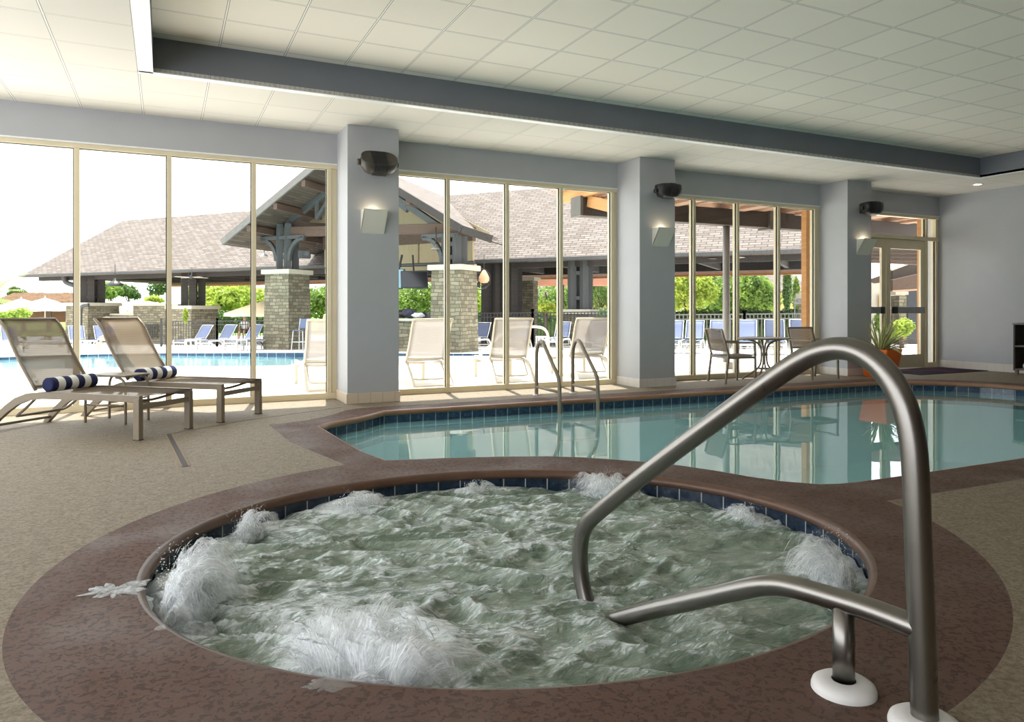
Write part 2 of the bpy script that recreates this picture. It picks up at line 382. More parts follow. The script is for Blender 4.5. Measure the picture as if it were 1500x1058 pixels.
M['shorts'] = mottled('dark_shorts_cloth', (.03, .03, .05), (.05, .05, .08), 8, .9, .1)
def leaf_mat(name, dark, light):
    m = mat(name, light, .55, 0, .3); k = N(m); v = k.coord()
    oi = k.n('ShaderNodeObjectInfo')
    f = k.math('ADD', k.math('MULTIPLY', k.noise(v, 1.1, 3), .7), k.math('MULTIPLY', k.noise(v, 7, 2), .3))
    col = k.ramp(f, [(.35, dark), (.62, light)])
    k.l(col, k.b.inputs['Base Color'])
    tl = k.n('ShaderNodeBsdfTranslucent'); k.l(col, tl.inputs['Color'])
    mx = k.n('ShaderNodeMixShader'); mx.inputs[0].default_value = .4
    k.l(k.b.outputs[0], mx.inputs[1]); k.l(tl.outputs[0], mx.inputs[2]); k.l(mx.outputs[0], k.out.inputs['Surface'])
    return m
M['leaf_bright'] = leaf_mat('bright_yellow_green_leaves', (.17, .26, .03), (.50, .58, .10))
M['leaf_mid'] = leaf_mat('mid_green_leaves', (.07, .14, .025), (.26, .38, .07))
M['leaf_dark'] = leaf_mat('deep_green_leaves', (.03, .07, .02), (.13, .22, .06))
M['frond'] = leaf_mat('palm_frond_green', (.20, .26, .06), (.50, .48, .18))

# ------------------------------------------------------------------ mesh builder
class MB:
    def __init__(s):
        s.bm = bmesh.new(); s.uv = s.bm.loops.layers.uv.new('UVMap')
    def face(s, pts, uvs=None, smooth=False):
        vs = [s.bm.verts.new(p) for p in pts]
        f = s.bm.faces.new(vs); f.smooth = smooth
        if uvs:
            for lp, u in zip(f.loops, uvs): lp[s.uv].uv = u
        else:
            n = f.normal if f.normal.length else Vector((0, 0, 1)); f.normal_update(); n = f.normal
            for lp in f.loops:
                c = lp.vert.co
                if abs(n.z) > .7: lp[s.uv].uv = (c.x, c.y)
                elif abs(n.x) > abs(n.y): lp[s.uv].uv = (c.y, c.z)
                else: lp[s.uv].uv = (c.x, c.z)
        return f
    def box(s, c, size, rot=None, bev=0.0):
        """c centre, size full extents, rot optional Matrix"""
        hx, hy, hz = size[0] / 2, size[1] / 2, size[2] / 2
        tmp = bmesh.new()
        bmesh.ops.create_cube(tmp, size=1)
        for v in tmp.verts: v.co = Vector((v.co.x * hx * 2, v.co.y * hy * 2, v.co.z * hz * 2))
        if bev > 0: bmesh.ops.bevel(tmp, geom=tmp.edges[:], offset=min(bev, hx * .9, hy * .9, hz * .9), segments=2, profile=.5, affect='EDGES')
        R = rot if rot is not None else Matrix.Identity(3)
        s.merge(tmp, Matrix.Translation(Vector(c)) @ R.to_4x4(), uvbox=True)
    def merge(s, tmp, mtx=None, uvbox=False, smooth=False):
        tmp.normal_update()
        vm = {}
        for v in tmp.verts:
            vm[v] = s.bm.verts.new(mtx @ v.co if mtx else v.co)
        for f in tmp.faces:
            try: g = s.bm.faces.new([vm[v] for v in f.verts])
            except ValueError: continue
            g.smooth = smooth or f.smooth
            n = f.normal
            for lp, lo in zip(g.loops, f.loops):
                c = lo.vert.co
                if abs(n.z) > .7: lp[s.uv].uv = (c.x, c.y)
                elif abs(n.x) > abs(n.y): lp[s.uv].uv = (c.y, c.z)
                else: lp[s.uv].uv = (c.x, c.z)
        tmp.free()
    def bar(s, a, b, w, h, up=(0, 0, 1), bev=0.0):
        a, b = Vector(a), Vector(b); d = b - a; L = d.length
        if L < 1e-6: return
        z = d.normalized(); u = Vector(up)
        if abs(z.dot(u)) > .98: u = Vector((0, 1, 0))
        x = u.cross(z).normalized(); y = z.cross(x)
        R = Matrix((x, y, z)).transposed()
        s.box((a + b) / 2, (w, h, L), R, bev)
    def tube(s, pts, r, seg=12, closed=False, cap=True, radii=None):
        pts = [Vector(p) for p in pts]; n = len(pts)
        rings = []
        prev = None
        for i in range(n):
            if closed: t = pts[(i + 1) % n] - pts[i - 1]
            else: t = pts[min(i + 1, n - 1)] - pts[max(i - 1, 0)]
            t = t.normalized() if t.length > 1e-9 else Vector((0, 0, 1))
            if prev is None:
                u = Vector((0, 0, 1)) if abs(t.z) < .95 else Vector((1, 0, 0))
                x = u.cross(t).normalized()
            else:
                x = prev - t * prev.dot(t)
                x = x.normalized() if x.length > 1e-6 else t.orthogonal().normalized()
            prev = x; y = t.cross(x)
            rr = radii[i] if radii else r
            rings.append([s.bm.verts.new(pts[i] + (x * math.cos(a) + y * math.sin(a)) * rr) for a in [2 * PI * j / seg for j in range(seg)]])
        m = n if closed else n - 1
        for i in range(m):
            A, B = rings[i], rings[(i + 1) % n]
            for j in range(seg):
                f = s.bm.faces.new((A[j], A[(j + 1) % seg], B[(j + 1) % seg], B[j])); f.smooth = True
        if cap and not closed:
            s.bm.faces.new(rings[0][::-1]); s.bm.faces.new(rings[-1])
    def lathe(s, prof, c=(0, 0, 0), seg=24, smooth=True, sx=1.0, sy=1.0):
        c = Vector(c); rings = []
        for r, z in prof:
            if r < 1e-6: rings.append([s.bm.verts.new(c + Vector((0, 0, z)))])
            else: rings.append([s.bm.verts.new(c + Vector((r * sx * math.cos(2 * PI * j / seg), r * sy * math.sin(2 * PI * j / seg), z))) for j in range(seg)])
        for A, B in zip(rings, rings[1:]):
            for j in range(seg):
                q = (j + 1) % seg
                if len(A) == 1 and len(B) == 1: continue
                if len(A) == 1: f = s.bm.faces.new((A[0], B[q], B[j]))
                elif len(B) == 1: f = s.bm.faces.new((A[j], A[q], B[0]))
                else: f = s.bm.faces.new((A[j], A[q], B[q], B[j]))
                f.smooth = smooth
    def prism(s, poly, ext, base=(0, 0, 0)):
        """poly: list of 3d points, extruded by vector ext"""
        e = Vector(ext); b = Vector(base)
        A = [Vector(p) + b for p in poly]; B = [p + e for p in A]
        tmp = bmesh.new()
        va = [tmp.verts.new(p) for p in A]; vb = [tmp.verts.new(p) for p in B]
        tmp.faces.new(va); tmp.faces.new(vb[::-1])
        n = len(A)
        for i in range(n): tmp.faces.new((va[i], vb[i], vb[(i + 1) % n], va[(i + 1) % n]))
        bmesh.ops.recalc_face_normals(tmp, faces=tmp.faces[:])
        s.merge(tmp, None)
    def ico(s, c, r, sub=2, scale=(1, 1, 1), amp=0.0, fr=3.0, seed=0):
        tmp = bmesh.new(); bmesh.ops.create_icosphere(tmp, subdivisions=sub, radius=1)
        for v in tmp.verts:
            k = 1 + amp * noise.noise(v.co * fr + Vector((seed * 7.3, seed, 0)))
            v.co = Vector((v.co.x * scale[0], v.co.y * scale[1], v.co.z * scale[2])) * r * k
        s.merge(tmp, Matrix.Translation(Vector(c)), smooth=True)
    def build(s, name, m, parent=None, normals=False):
        if normals: bmesh.ops.recalc_face_normals(s.bm, faces=s.bm.faces[:])
        me = bpy.data.meshes.new(name); s.bm.to_mesh(me); s.bm.free()
        me.materials.append(M[m] if isinstance(m, str) else m)
        o = bpy.data.objects.new(name, me); COL.objects.link(o)
        if parent is not None: o.parent = parent
        return o
def thing(name, label, cat, loc=(0, 0, 0), rz=0.0, group=None):
    o = bpy.data.objects.new(name, None); COL.objects.link(o)
    o.empty_display_size = .2
    o.location = loc; o.rotation_euler = (0, 0, rz)
    return tag(o, label, cat, group)
def tag(o, label=None, cat=None, group=None, kind=None):
    if label: o['label'] = label
    if cat: o['category'] = cat
    if group: o['group'] = group
    if kind: o['kind'] = kind
    return o
def struct(o, label=None, cat=None):
    o['kind'] = 'structure'
    return tag(o, label, cat)
KIDS = {}
def dup(root, loc, rz=None, label=None, group=None):
    def cp(o, par):
        c = o.copy(); COL.objects.link(c)
        if par is not None: c.parent = par
        for ch in [x for x in o.children]: cp(ch, c)
        return c
    r = cp(root, None)
    r.location = loc
    if rz is not None: r.rotation_euler = (0, 0, rz)
    if label: r['label'] = label
    if group: r['group'] = group
    return r
def arc(c, r, a0, a1, n):
    return [(c[0] + r * math.cos(a0 + (a1 - a0) * i / n), c[1] + r * math.sin(a0 + (a1 - a0) * i / n)) for i in range(n + 1)]
def smooth_path(pts, rounds=2):
    pts = [Vector(p) for p in pts]
    for _ in range(rounds):
        q = [pts[0]]
        for a, b in zip(pts, pts[1:]):
            q += [a * .75 + b * .25, a * .25 + b * .75]
        q.append(pts[-1]); pts = q
    return pts

# ================================================================== ROOM SHELL
XR, YW, YC = 13.86, 9.28, 8.70          # right wall, window wall, column fronts
ZL, ZH = 3.37, 3.70                     # low ceiling, coffer ceiling
XL, YB = -4.2, -4.5
COLX = [(1.98, 2.62), (6.24, 6.88), (10.56, 11.16)]

def flat(polys, z, name, m):
    """polys[0] outline, the rest holes; a level sheet with thickness left to its neighbours"""
    vs = [[Vector((p[0], p[1], 0)) for p in P] for P in polys]
    tris = tessellate_polygon(vs)
    allv = [v for P in vs for v in P]
    mb = MB()
    bv = [mb.bm.verts.new((v.x, v.y, z(v.x, v.y) if callable(z) else z)) for v in allv]
    for t in tris:
        a, b, c = (allv[i] for i in t)
        if (b - a).cross(c - a).z < 0: t = t[::-1]
        try: f = mb.bm.faces.new([bv[i] for i in t])
        except ValueError: continue
        for lp in f.loops: lp[mb.uv].uv = (lp.vert.co.x, lp.vert.co.y)
    return mb.build(name, m)
def area(P):
    return sum(P[i - 1][0] * P[i][1] - P[i][0] * P[i - 1][1] for i in range(len(P))) / 2
def offset_loop(P, d):
    """outward (away from the water inside) by d"""
    n = len(P); sg = 1 if area(P) > 0 else -1
    out = []
    for i in range(n):
        a, b, c = Vector(P[i - 1][:2]), Vector(P[i][:2]), Vector(P[(i + 1) % n][:2])
        t1 = (b - a).normalized(); t2 = (c - b).normalized()
        n1 = Vector((t1.y, -t1.x)) * sg; n2 = Vector((t2.y, -t2.x)) * sg
        nn = n1 + n2
        nn = nn / max(.35, nn.length_squared / 2)
        out.append((b.x + nn.x * d, b.y + nn.y * d))
    return out
def sweep(P, prof, name, m, smooth=True):
    mb = MB(); n = len(P)
    L = [0.0]
    for i in range(n):
        a, b = P[i], P[(i + 1) % n]
        L.append(L[-1] + math.hypot(b[0] - a[0], b[1] - a[1]))
    rings = []
    for off, z in prof:
        Q = offset_loop(P, off)
        rings.append([mb.bm.verts.new((q[0], q[1], z)) for q in Q])
    for (A, pa), (B, pb) in zip(zip(rings, prof), zip(rings[1:], prof[1:])):
        for i in range(n):
            j = (i + 1) % n
            f = mb.bm.faces.new((A[i], A[j], B[j], B[i])); f.smooth = smooth
            for lp, uv in zip(f.loops, ((L[i], pa[1] + 50), (L[i + 1], pa[1] + 50), (L[i + 1], pb[1] + 50), (L[i], pb[1] + 50))):
                lp[mb.uv].uv = uv
    return mb.build(name, m)
def chaikin(P, closed=True, rounds=1, keep=()):
    for _ in range(rounds):
        Q = []
        n = len(P)
        for i in range(n):
            a, b = P[i], P[(i + 1) % n]
            Q += [(a[0] * .75 + b[0] * .25, a[1] * .75 + b[1] * .25), (a[0] * .25 + b[0] * .75, a[1] * .25 + b[1] * .75)]
        P = Q
    return P
def ellipse(c, a, b, ang, n, t0=0, t1=2 * PI):
    A = (math.cos(ang), math.sin(ang)); B = (-A[1], A[0])
    return [(c[0] + a * math.cos(t) * A[0] + b * math.sin(t) * B[0], c[1] + a * math.cos(t) * A[1] + b * math.sin(t) * B[1])
            for t in [t0 + (t1 - t0) * i / n for i in range(n + (1 if abs(t1 - t0) < 6.28 else 0))]]
TUBC, TUBA, TUBB, TUBR = (1.594, 3.279), 1.678, 1.447, math.radians(166.2)
tub = ellipse(TUBC, TUBA, TUBB, TUBR, 120)
pool = [(2.24, 7.95), (10.3, 7.80), (10.55, 7.70), (10.85, 7.47), (11.12, 7.2), (11.32, 6.92), (11.42, 6.5), (11.42, 3.32), (8, 3.32), (4.43, 3.33), (4.1, 3.34),
        (3.96, 3.36), (3.85, 3.40), (3.70, 3.56), (3.608, 3.75), (3.52, 4.0), (3.413, 4.228), (3.26, 4.44), (3.086, 4.628), (2.9, 4.81),
        (2.679, 4.957), (2.43, 5.07), (2.184, 5.16), (1.9, 5.25), (1.68, 5.302), (1.524, 5.345), (1.45, 5.75), (1.41, 6.4), (1.38, 7.18),
        (1.5, 7.33), (1.63, 7.43), (1.89, 7.61), (2.08, 7.79)]
OC, OA, OB = (1.7075, 3.3266), 2.239, 2.037
Aax, Bax = (-.957, -.289), (.289, -.957)
ring = []
for i in range(81):
    t = math.radians(149.7 + (-91.9 - 149.7) * i / 80)
    ring.append((OC[0] + OA * math.cos(t) * Aax[0] + OB * math.sin(t) * Bax[0], OC[1] + OA * math.cos(t) * Aax[1] + OB * math.sin(t) * Bax[1]))
border_out = [(11.86, 2.88), (6, 2.88)] + ring + [(.97, 6.4), (.925, 7.48), (1.08, 7.50), (1.3, 7.6), (1.52, 7.77), (1.7, 7.97), (1.85, 8.18), (2.0, 8.27), (2.31, 8.30),
              (10.4, 8.22), (10.7, 8.12), (11.1, 7.82), (11.55, 7.35), (11.8, 6.95), (11.86, 6.6)]
room = [(XL, YB), (XR, YB), (XR, YW + .12), (XL, YW + .12)]
struct(flat([room, border_out], 0, 'floor', 'deck'), 'tan textured concrete deck around the indoor pool', 'floor')
NOSE = .036
struct(flat([border_out, offset_loop(pool, NOSE), offset_loop(tub, NOSE)], 0, 'coping_border', 'border'), 'brown textured border around the hot tub and pool', 'coping')
nose_prof = [(NOSE - NOSE * math.sin(a), -NOSE + NOSE * math.cos(a)) for a in [PI / 2 * i / 5 for i in range(6)]] + [(.004, -.052), (.022, -.062), (.05, -.064)]
struct(sweep(pool, nose_prof, 'pool_coping', 'nosing'), 'rounded terracotta coping edge of the indoor pool', 'coping')
struct(sweep(tub, nose_prof, 'tub_coping', 'nosing_dark'), 'rounded brown coping edge of the hot tub', 'coping')
struct(sweep(pool, [(.03, -.045), (.03, -.349)], 'pool_tile_band', 'tile', False), 'blue square waterline tiles of the indoor pool', 'tile')
struct(sweep(tub, [(.03, -.045), (.03, -.349)], 'tub_tile_band', 'tub_tile', False), 'dark blue waterline tiles of the hot tub', 'tile')
mb = MB()
def basin(P, top, bottom, name, m, label):
    o = sweep(P, [(.03, top), (.03, bottom)], name, m, False)
    struct(o, label, 'pool')
    f = flat([offset_loop(P, .03)], bottom, name + '_floor', m); struct(f, label + ' floor', 'pool')
basin(pool, -.349, -1.25, 'pool_basin', 'plaster', 'aqua plaster basin of the indoor pool')
basin(tub, -.349, -.95, 'tub_basin', 'tub_plaster', 'pale plaster basin of the hot tub')
tag(flat([offset_loop(pool, .028)], -.145, 'pool_water', 'pool_water'), 'still turquoise water of the indoor pool', 'water', kind='stuff')

# churning water of the tub: a real wave surface
def tub_water():
    mb = MB(); bm = mb.bm
    fl = bm.verts.layers.float.new('foam')
    nx, ny = 330, 290
    A = (math.cos(TUBR), math.sin(TUBR)); B = (-A[1], A[0])
    a, b = TUBA + .024, TUBB + .024
    jets = [gp(250, 880, -.14), gp(300, 775, -.14), gp(490, 740, -.14), gp(920, 705, -.14), gp(1250, 840, -.14), gp(530, 950, -.14), gp(1130, 755, -.14), gp(690, 705, -.14)]
    nr, nt = 150, 420
    rows = []
    for i in range(nr + 1):
        rr = i / nr
        row = []
        for j in range(nt if i else 1):
            t = 2 * PI * j / nt
            x = TUBC[0] + a * rr * math.cos(t) * A[0] + b * rr * math.sin(t) * B[0]
            y = TUBC[1] + a * rr * math.cos(t) * A[1] + b * rr * math.sin(t) * B[1]
            p = Vector(((x * .9015 - y * .4327) * 2.5, (x * .4327 + y * .9015) * 4.9, 0))
            w = Vector((noise.noise(p * .7 + Vector((3, 1, 9))), noise.noise(p * .7 + Vector((8, 5, 2))), 0)) * .9
            n0 = 1 - abs(noise.noise(p + w)) * 2.2
            n1 = 1 - abs(noise.noise((p + w) * 2.1 + Vector((5, 2, 7)))) * 2.0
            n2 = noise.noise(p * 5.2 + w * 2 + Vector((1, 9, 4)))
            n3 = noise.noise(p * 11 + w * 4 + Vector((4, 4, 1)))
            near = min((Vector((x, y)) - q.to_2d()).length for q in jets)
            jb = math.exp(-(near / .32) ** 2)
            side = max(0.0, min(1.0, (x - 1.6) / 1.3)) * max(0, min(1, (3.6 - y) / 1.0 + .3))   # calmer towards the steps
            amp = (1 - .55 * side) * (1 + .9 * jb)
            edge = min(1.0, (1 - rr) / .05)
            z = -.145 + amp * (.040 * (n0 - .35) + .016 * (n1 - .3) + .008 * n2 + .003 * n3) * (.55 + .45 * edge) + .02 * jb
            z = min(z, -.075)
            v = bm.verts.new((x, y, z)); v[fl] = min(1.0, .14 + .75 * jb + .42 * max(0, n0 - .38) * (1 - .8 * side) + .13 * (1 - side))  # real foam at the jets; crest and left-hand white are painted sheen
            row.append(v)
        rows.append(row)
    for i in range(nr):
        P, Q = rows[i], rows[i + 1]
        for j in range(nt):
            k = (j + 1) % nt
            f = bm.faces.new((P[0], Q[j], Q[k])) if i == 0 else bm.faces.new((P[j], Q[j], Q[k], P[k]))
            f.smooth = True
    o = mb.build('tub_water', 'tub_water')
    return tag(o, 'churning greenish white water filling the round hot tub', 'water', kind='stuff')
tub_water()

# walls ---------------------------------------------------------------
def boxo(name, c, size, m, parent=None, bev=0.0):
    mb = MB(); mb.box(c, size, None, bev); return mb.build(name, m, parent)
def span(name, lo, hi, m, parent=None, bev=0.0):
    c = [(a + b) / 2 for a, b in zip(lo, hi)]; s_ = [b - a for a, b in zip(lo, hi)]
    return boxo(name, c, s_, m, parent, bev)
struct(span('wall_front', (XL, YW, 2.985), (XR - .001, YW + .25, 3.95), 'wall'), 'grey painted header wall above the windows', 'wall')
struct(span('wall_right', (XR, YB, 0), (XR + .15, YW + .25, 3.95), 'wall'), 'pale grey painted right wall', 'wall')
struct(span('wall_back', (XL, YB - .15, 0), (XR + .15, YB, 3.95), 'back_wall'), 'dark panelled back wall of the pool room', 'wall')
struct(span('trim_1', (XL, YW - .012, 2.975), (XR, YW + .02, 2.992), 'white_trim'), 'thin pale trim under the window header', 'trim')
struct(span('baseboard_right', (XR - .014, YB, 0), (XR, YW, .142), 'base_tile_white'), 'pale tiled baseboard of the right wall', 'baseboard')
clab = ['grey square column nearest, left of the pool ladder', 'grey square column right of the pool ladder', 'grey square column behind the orange planter']
for i, (a, b) in enumerate(COLX):
    o = span('column', (a, YC, 0), (b, YW + .02, ZL), 'wall', None, .006)
    struct(o, clab[i], 'column')
    mb = MB(); mb.box(((a + b) / 2, (YC + YW) / 2 - .007, .062), (b - a + .028, YW - YC + .014, .124), None, .003)
    ob = mb.build('baseboard_%s' % ('left', 'middle', 'back')[i], 'base_tile' if i == 0 else 'base_tile_white')
    struct(ob, ['cream tiled baseboard of the nearest column', 'white tiled baseboard of the middle column', 'white tiled baseboard of the farthest column'][i], 'baseboard')

# ceilings ------------------------------------------------------------
CX0, CX1, CY0, CY1 = -.10, 12.42, -9.0, 7.60
mb = MB()
for lo, hi in (((XL, YB), (CX0, YW)), ((CX1, YB), (XR, YW)), ((CX0, CY1), (CX1, YW))):
    mb.box(((lo[0] + hi[0]) / 2, (lo[1] + hi[1]) / 2, ZL + .02), (hi[0] - lo[0], hi[1] - lo[1], .04))
struct(mb.build('ceiling', 'ceil_low'), 'low white tile ceiling along the windows', 'ceiling')
struct(span('ceiling_coffer', (CX0 - .1, YB, ZH), (CX1 + .1, CY1 + .1, ZH + .04), 'ceil_high'), 'raised cream tile ceiling over the pools', 'ceiling')
struct(span('fascia_front', (CX0, CY1, ZL + .001), (CX1, CY1 + .05, ZH), 'fascia'), 'dark grey ceiling step above the pool', 'wall')
struct(span('fascia_right', (CX1, YB, ZL + .001), (CX1 + .05, CY1 + .05, ZH), 'fascia'), 'dark grey ceiling step on the right', 'wall')
struct(span('fascia_left', (CX0 - .05, YB, ZL + .001), (CX0, CY1 + .05, ZH), 'fascia'), 'dark grey ceiling step on the left', 'wall')
mb = MB()
mb.box(((CX0 + CX1) / 2, CY1 + .035, ZL - .001), (CX1 - CX0 + .24, .09, .008))
mb.box((CX1 + .04, (YB + CY1) / 2, ZL - .001), (.09, CY1 - YB, .008))
mb.box((CX0 - .06, (YB + CY1) / 2, ZL - .001), (.125, CY1 - YB + .06, .008))
struct(mb.build('trim_2', 'white_trim'), 'white metal trim along the ceiling step', 'trim')

# windows -------------------------------------------------------------
FY = YW + .01
def window(idx, x0, x1, mull, label, z0=.0, z1=2.985, left=True):
    w = bpy.data.objects.new('window_%d' % idx, None); COL.objects.link(w); w.location = (x0, FY, 0)
    struct(w, label, 'window')
    fr, ga = MB(), MB()
    fr.box(((x1 - x0) / 2, .05, z1 - .03), (x1 - x0, .11, .06), None, .004)
    fr.box(((x1 - x0) / 2, .05, .04), (x1 - x0, .11, .08), None, .004)
    xs = [x - x0 for x in mull]
    for x in xs: fr.box((x, .052, z1 / 2 + .01), (.052, .108, z1 - .14), None, .003)
    if left: fr.box((.026, .052, z1 / 2 + .01), (.052, .108, z1 - .14), None, .003)
    je = xs[-1] + .024; fr.box(((je + x1 - x0) / 2, .058, z1 / 2 + .01), (x1 - x0 - je, .09, z1 - .14), None, .002)
    f = fr.build('window_frame', 'frame', w); f['kind'] = 'structure'
    edges = ([.026] if left else [0]) + xs
    for a, b in zip(edges, edges[1:]):
        ga.box((b - .031, .035, (z0 + z1) / 2), (.011, .02, z1 - z0 - .14))
        ga.box(((a + b) / 2, .035, z1 - .064), (b - a - .05, .02, .007))
    g = ga.build('window_gasket', 'gasket', w); g['kind'] = 'structure'
    for a, b in zip(edges, edges[1:]):
        p = MB(); p.box(((a + b) / 2, .06, (z0 + z1) / 2), (b - a - .052, .008, z1 - z0 - .13))
        o = p.build('pane', 'glass', w); o['kind'] = 'structure'
    return w
window(1, XL, 1.988, [-3.659, -2.732, -1.805, -.878, .048, .978, 1.885], 'tall glass wall behind the taupe loungers, left of the first column')
window(2, 2.62, 6.248, [3.493, 4.39, 5.267, 6.162], 'tall glass wall behind the pool ladder')
window(3, 6.88, 10.568, [7.74, 8.663, 9.588, 10.465], 'tall glass wall behind the round table and chairs')
# door bay
d = bpy.data.objects.new('door_1', None); COL.objects.link(d); d.location = (11.16, FY, 0)
struct(d, 'double glass door with push bars beside the right wall', 'door')
W_ = XR - 11.16
fr = MB()
fr.box((W_ / 2, .05, 2.955), (W_, .11, .06), None, .004)
fr.box((W_ / 2, .05, 2.53), (W_, .11, .075), None, .004)
for x in (.026, 2.345, W_ - .06): fr.box((x, .052, 1.2475), (.055, .108, 2.49), None, .003); fr.box((x, .052, 2.746), (.055, .108, .355), None, .003)
fr.box((W_ - .016, .056, 1.47), (.031, .09, 2.90), None, .002); fr.box((W_ - .19, .05, .05), (.24, .10, .1), None, .004)
o = fr.build('door_frame', 'frame', d); o['kind'] = 'structure'
o = boxo('pane', (1.2, .06, 2.74), (2.24, .008, .36), 'glass', d); o['kind'] = 'structure'
for z, hh in ((2.74, .36), (1.3, 2.4)):
    o = boxo('pane', (2.5, .06, z), (.24, .008, hh), 'glass', d); o['kind'] = 'structure'
ga = MB()
ga.box((2.3, .035, 2.74), (.014, .02, .36)); ga.box((2.60, .035, 1.3), (.014, .02, 2.4))
o = ga.build('window_gasket', 'gasket', d); o['kind'] = 'structure'
for k, (xa, xb) in enumerate(((.06, 1.19), (1.20, 2.315))):
    lf = MB(); c = (xa + xb) / 2; w = xb - xa
    lf.box((xa + .06, .05, 1.25), (.115, .05, 2.48), None, .004); lf.box((xb - .06, .05, 1.25), (.115, .05, 2.48), None, .004)
    lf.box((c, .05, 2.40), (w - .2, .05, .18), None, .004); lf.box((c, .05, .14), (w - .2, .05, .26), None, .004)
    lo = lf.build('door_leaf', 'frame', d); lo['kind'] = 'structure'
    o = boxo('pane', (c, .05, 1.29), (w - .22, .008, 2.06), 'glass', lo); o['kind'] = 'structure'
    pb = MB(); pb.box((c + .02, -.03, 1.13), (w - .26, .06, .125), None, .01)
    o = pb.build('push_bar', 'push_bar_grey', lo); o['kind'] = 'structure'
    pb = MB(); pb.box((xa + .16 if k else xb - .2, -.035, 1.13), (.1, .07, .13), None, .01)
    o = pb.build('latch_box', 'iron', lo); o['kind'] = 'structure'

# deck joints and slot drain
def strip(pts, w, name, m, z=.0015):
    mb = MB()
    for a, b in zip(pts, pts[1:]): mb.bar((a[0], a[1], z), (b[0], b[1], z), w, .003, up=(0, 0, 1))
    return mb.build(name, m)
a, b = gp(247, 636), gp(272, 684)
struct(strip([a, b], .035, 'floor_drain', 'grate'), 'narrow slot drain in the deck near the loungers', 'drain')
e = MB()
dv = (b - a).normalized(); nv = Vector((-dv.y, dv.x, 0))
for s_ in (-1, 1): e.bar(a + nv * .026 * s_ + Vector((0, 0, .003)), b + nv * .026 * s_ + Vector((0, 0, .003)), .012, .006)
struct(e.build('drain_rim', 'joint'), 'rim of the narrow slot drain', 'drain')
struct(strip([gp(247, 636), gp(360, 616), gp(500, 597)], .008, 'deck_joint', 'joint'), 'saw cut joint in the tan deck', 'joint')

# recessed lights in the low ceiling and coffer (the room's own lamps)
def downlight(x, y, z, label, power):
    t = thing('recessed_light', label, 'ceiling light', (x, y, z))
    mb = MB(); mb.lathe([(.062, -.002), (.085, -.006), (.088, .0), (.062, .0)], seg=28); mb.build('trim_ring', 'white_trim', t)
    mb = MB(); mb.lathe([(.0, -.001), (.062, -.001)], seg=28); mb.build('lens', 'lamp_glow', t)
    return t
downlight(13.05, 8.03, ZL - .001, 'small round recessed light in the low ceiling by the right corner', 0)

# ================================================================== INDOOR THINGS
def onY(px, py, Y):
    r = ray(px, py); t = Y / r[1]
    return Vector((r[0] * t, Y, H + r[2] * t))
# ---- steel grab rail at the hot tub
GP, GD = Vector((1.855, 1.282, 0)), Vector((-.1468, .9892, 0))
def rp(s, z): return GD * s + Vector((0, 0, z))
gr = thing('grab_rail', 'large bent stainless steel grab rail at the edge of the hot tub', 'handrail', GP)
up = [(0, 0), (.006, .2), (.018, .5), (.024, .68), (.032, .78), (.055, .874), (.102, .953), (.165, 1.003), (.236, 1.02), (.314, 1.005), (.397, .962), (.511, .884), (.709, .744), (1.044, .503), (1.30, .305), (1.40, .225), (1.445, .165), (1.463, .09), (1.462, 0), (1.44, -.09), (1.40, -.17), (1.34, -.25)]
mb = MB(); mb.tube(smooth_path([rp(*p) for p in up], 2), .0345, 24); mb.build('hand_tube', 'steel', gr)
lo = [(.0, .262), (.142, .268), (.269, .262), (.37, .256), (.43, .249), (.49, .233), (.56, .204), (.709, .127), (.936, .012), (1.10, -.073), (1.3, -.18)]
mb = MB(); mb.tube(smooth_path([rp(*p) for p in lo], 2), .0335, 24); mb.build('lower_tube', 'steel', gr)
mb = MB(); mb.tube([rp(.234, 0), rp(.234, .25)], .031, 24); mb.build('post', 'steel', gr)
for s_ in (0, .234):
    mb = MB(); mb.lathe([(.034, .032), (.05, .032), (.074, .029), (.087, .02), (.091, .008), (.091, 0)], rp(s_, .0), 40); mb.build('escutcheon', 'white_plastic', gr)

# ---- pool ladder
ld = thing('pool_ladder', 'taupe tubular pool ladder with two hooped rails on the far pool edge', 'ladder', (4.45, 8.52, 0))
for x in (0, .555):
    pts = [(x, 0, 0), (x, 0, .5), (x, -.01, .60), (x - .005, -.06, .69), (x - .012, -.15, .735), (x - .02, -.24, .70), (x - .03, -.33, .615), (x - .05, -.62, .37), (x - .055, -.70, .28), (x - .058, -.725, .20), (x - .06, -.73, .05), (x - .06, -.73, -.35), (x - .06, -.69, -.55), (x - .06, -.60, -.8)]
    mb = MB(); mb.tube(smooth_path(pts, 2), .0245, 16); r_ = mb.build('rail', 'taupe', ld)
    mb = MB(); mb.tube([(x, 0, .115), (x - .055, -.73, .115)], .019, 12); mb.build('cross_bar', 'taupe', ld)
    mb = MB(); mb.lathe([(.022, .018), (.04, .016), (.052, .008), (.052, 0)], (x, 0, 0), 24); mb.build('escutcheon', 'white_plastic', ld)
for z in (-.25, -.5):
    mb = MB(); mb.box((.22, -.70, z), (.555, .08, .03), None, .01); mb.build('step', 'white_plastic', ld)

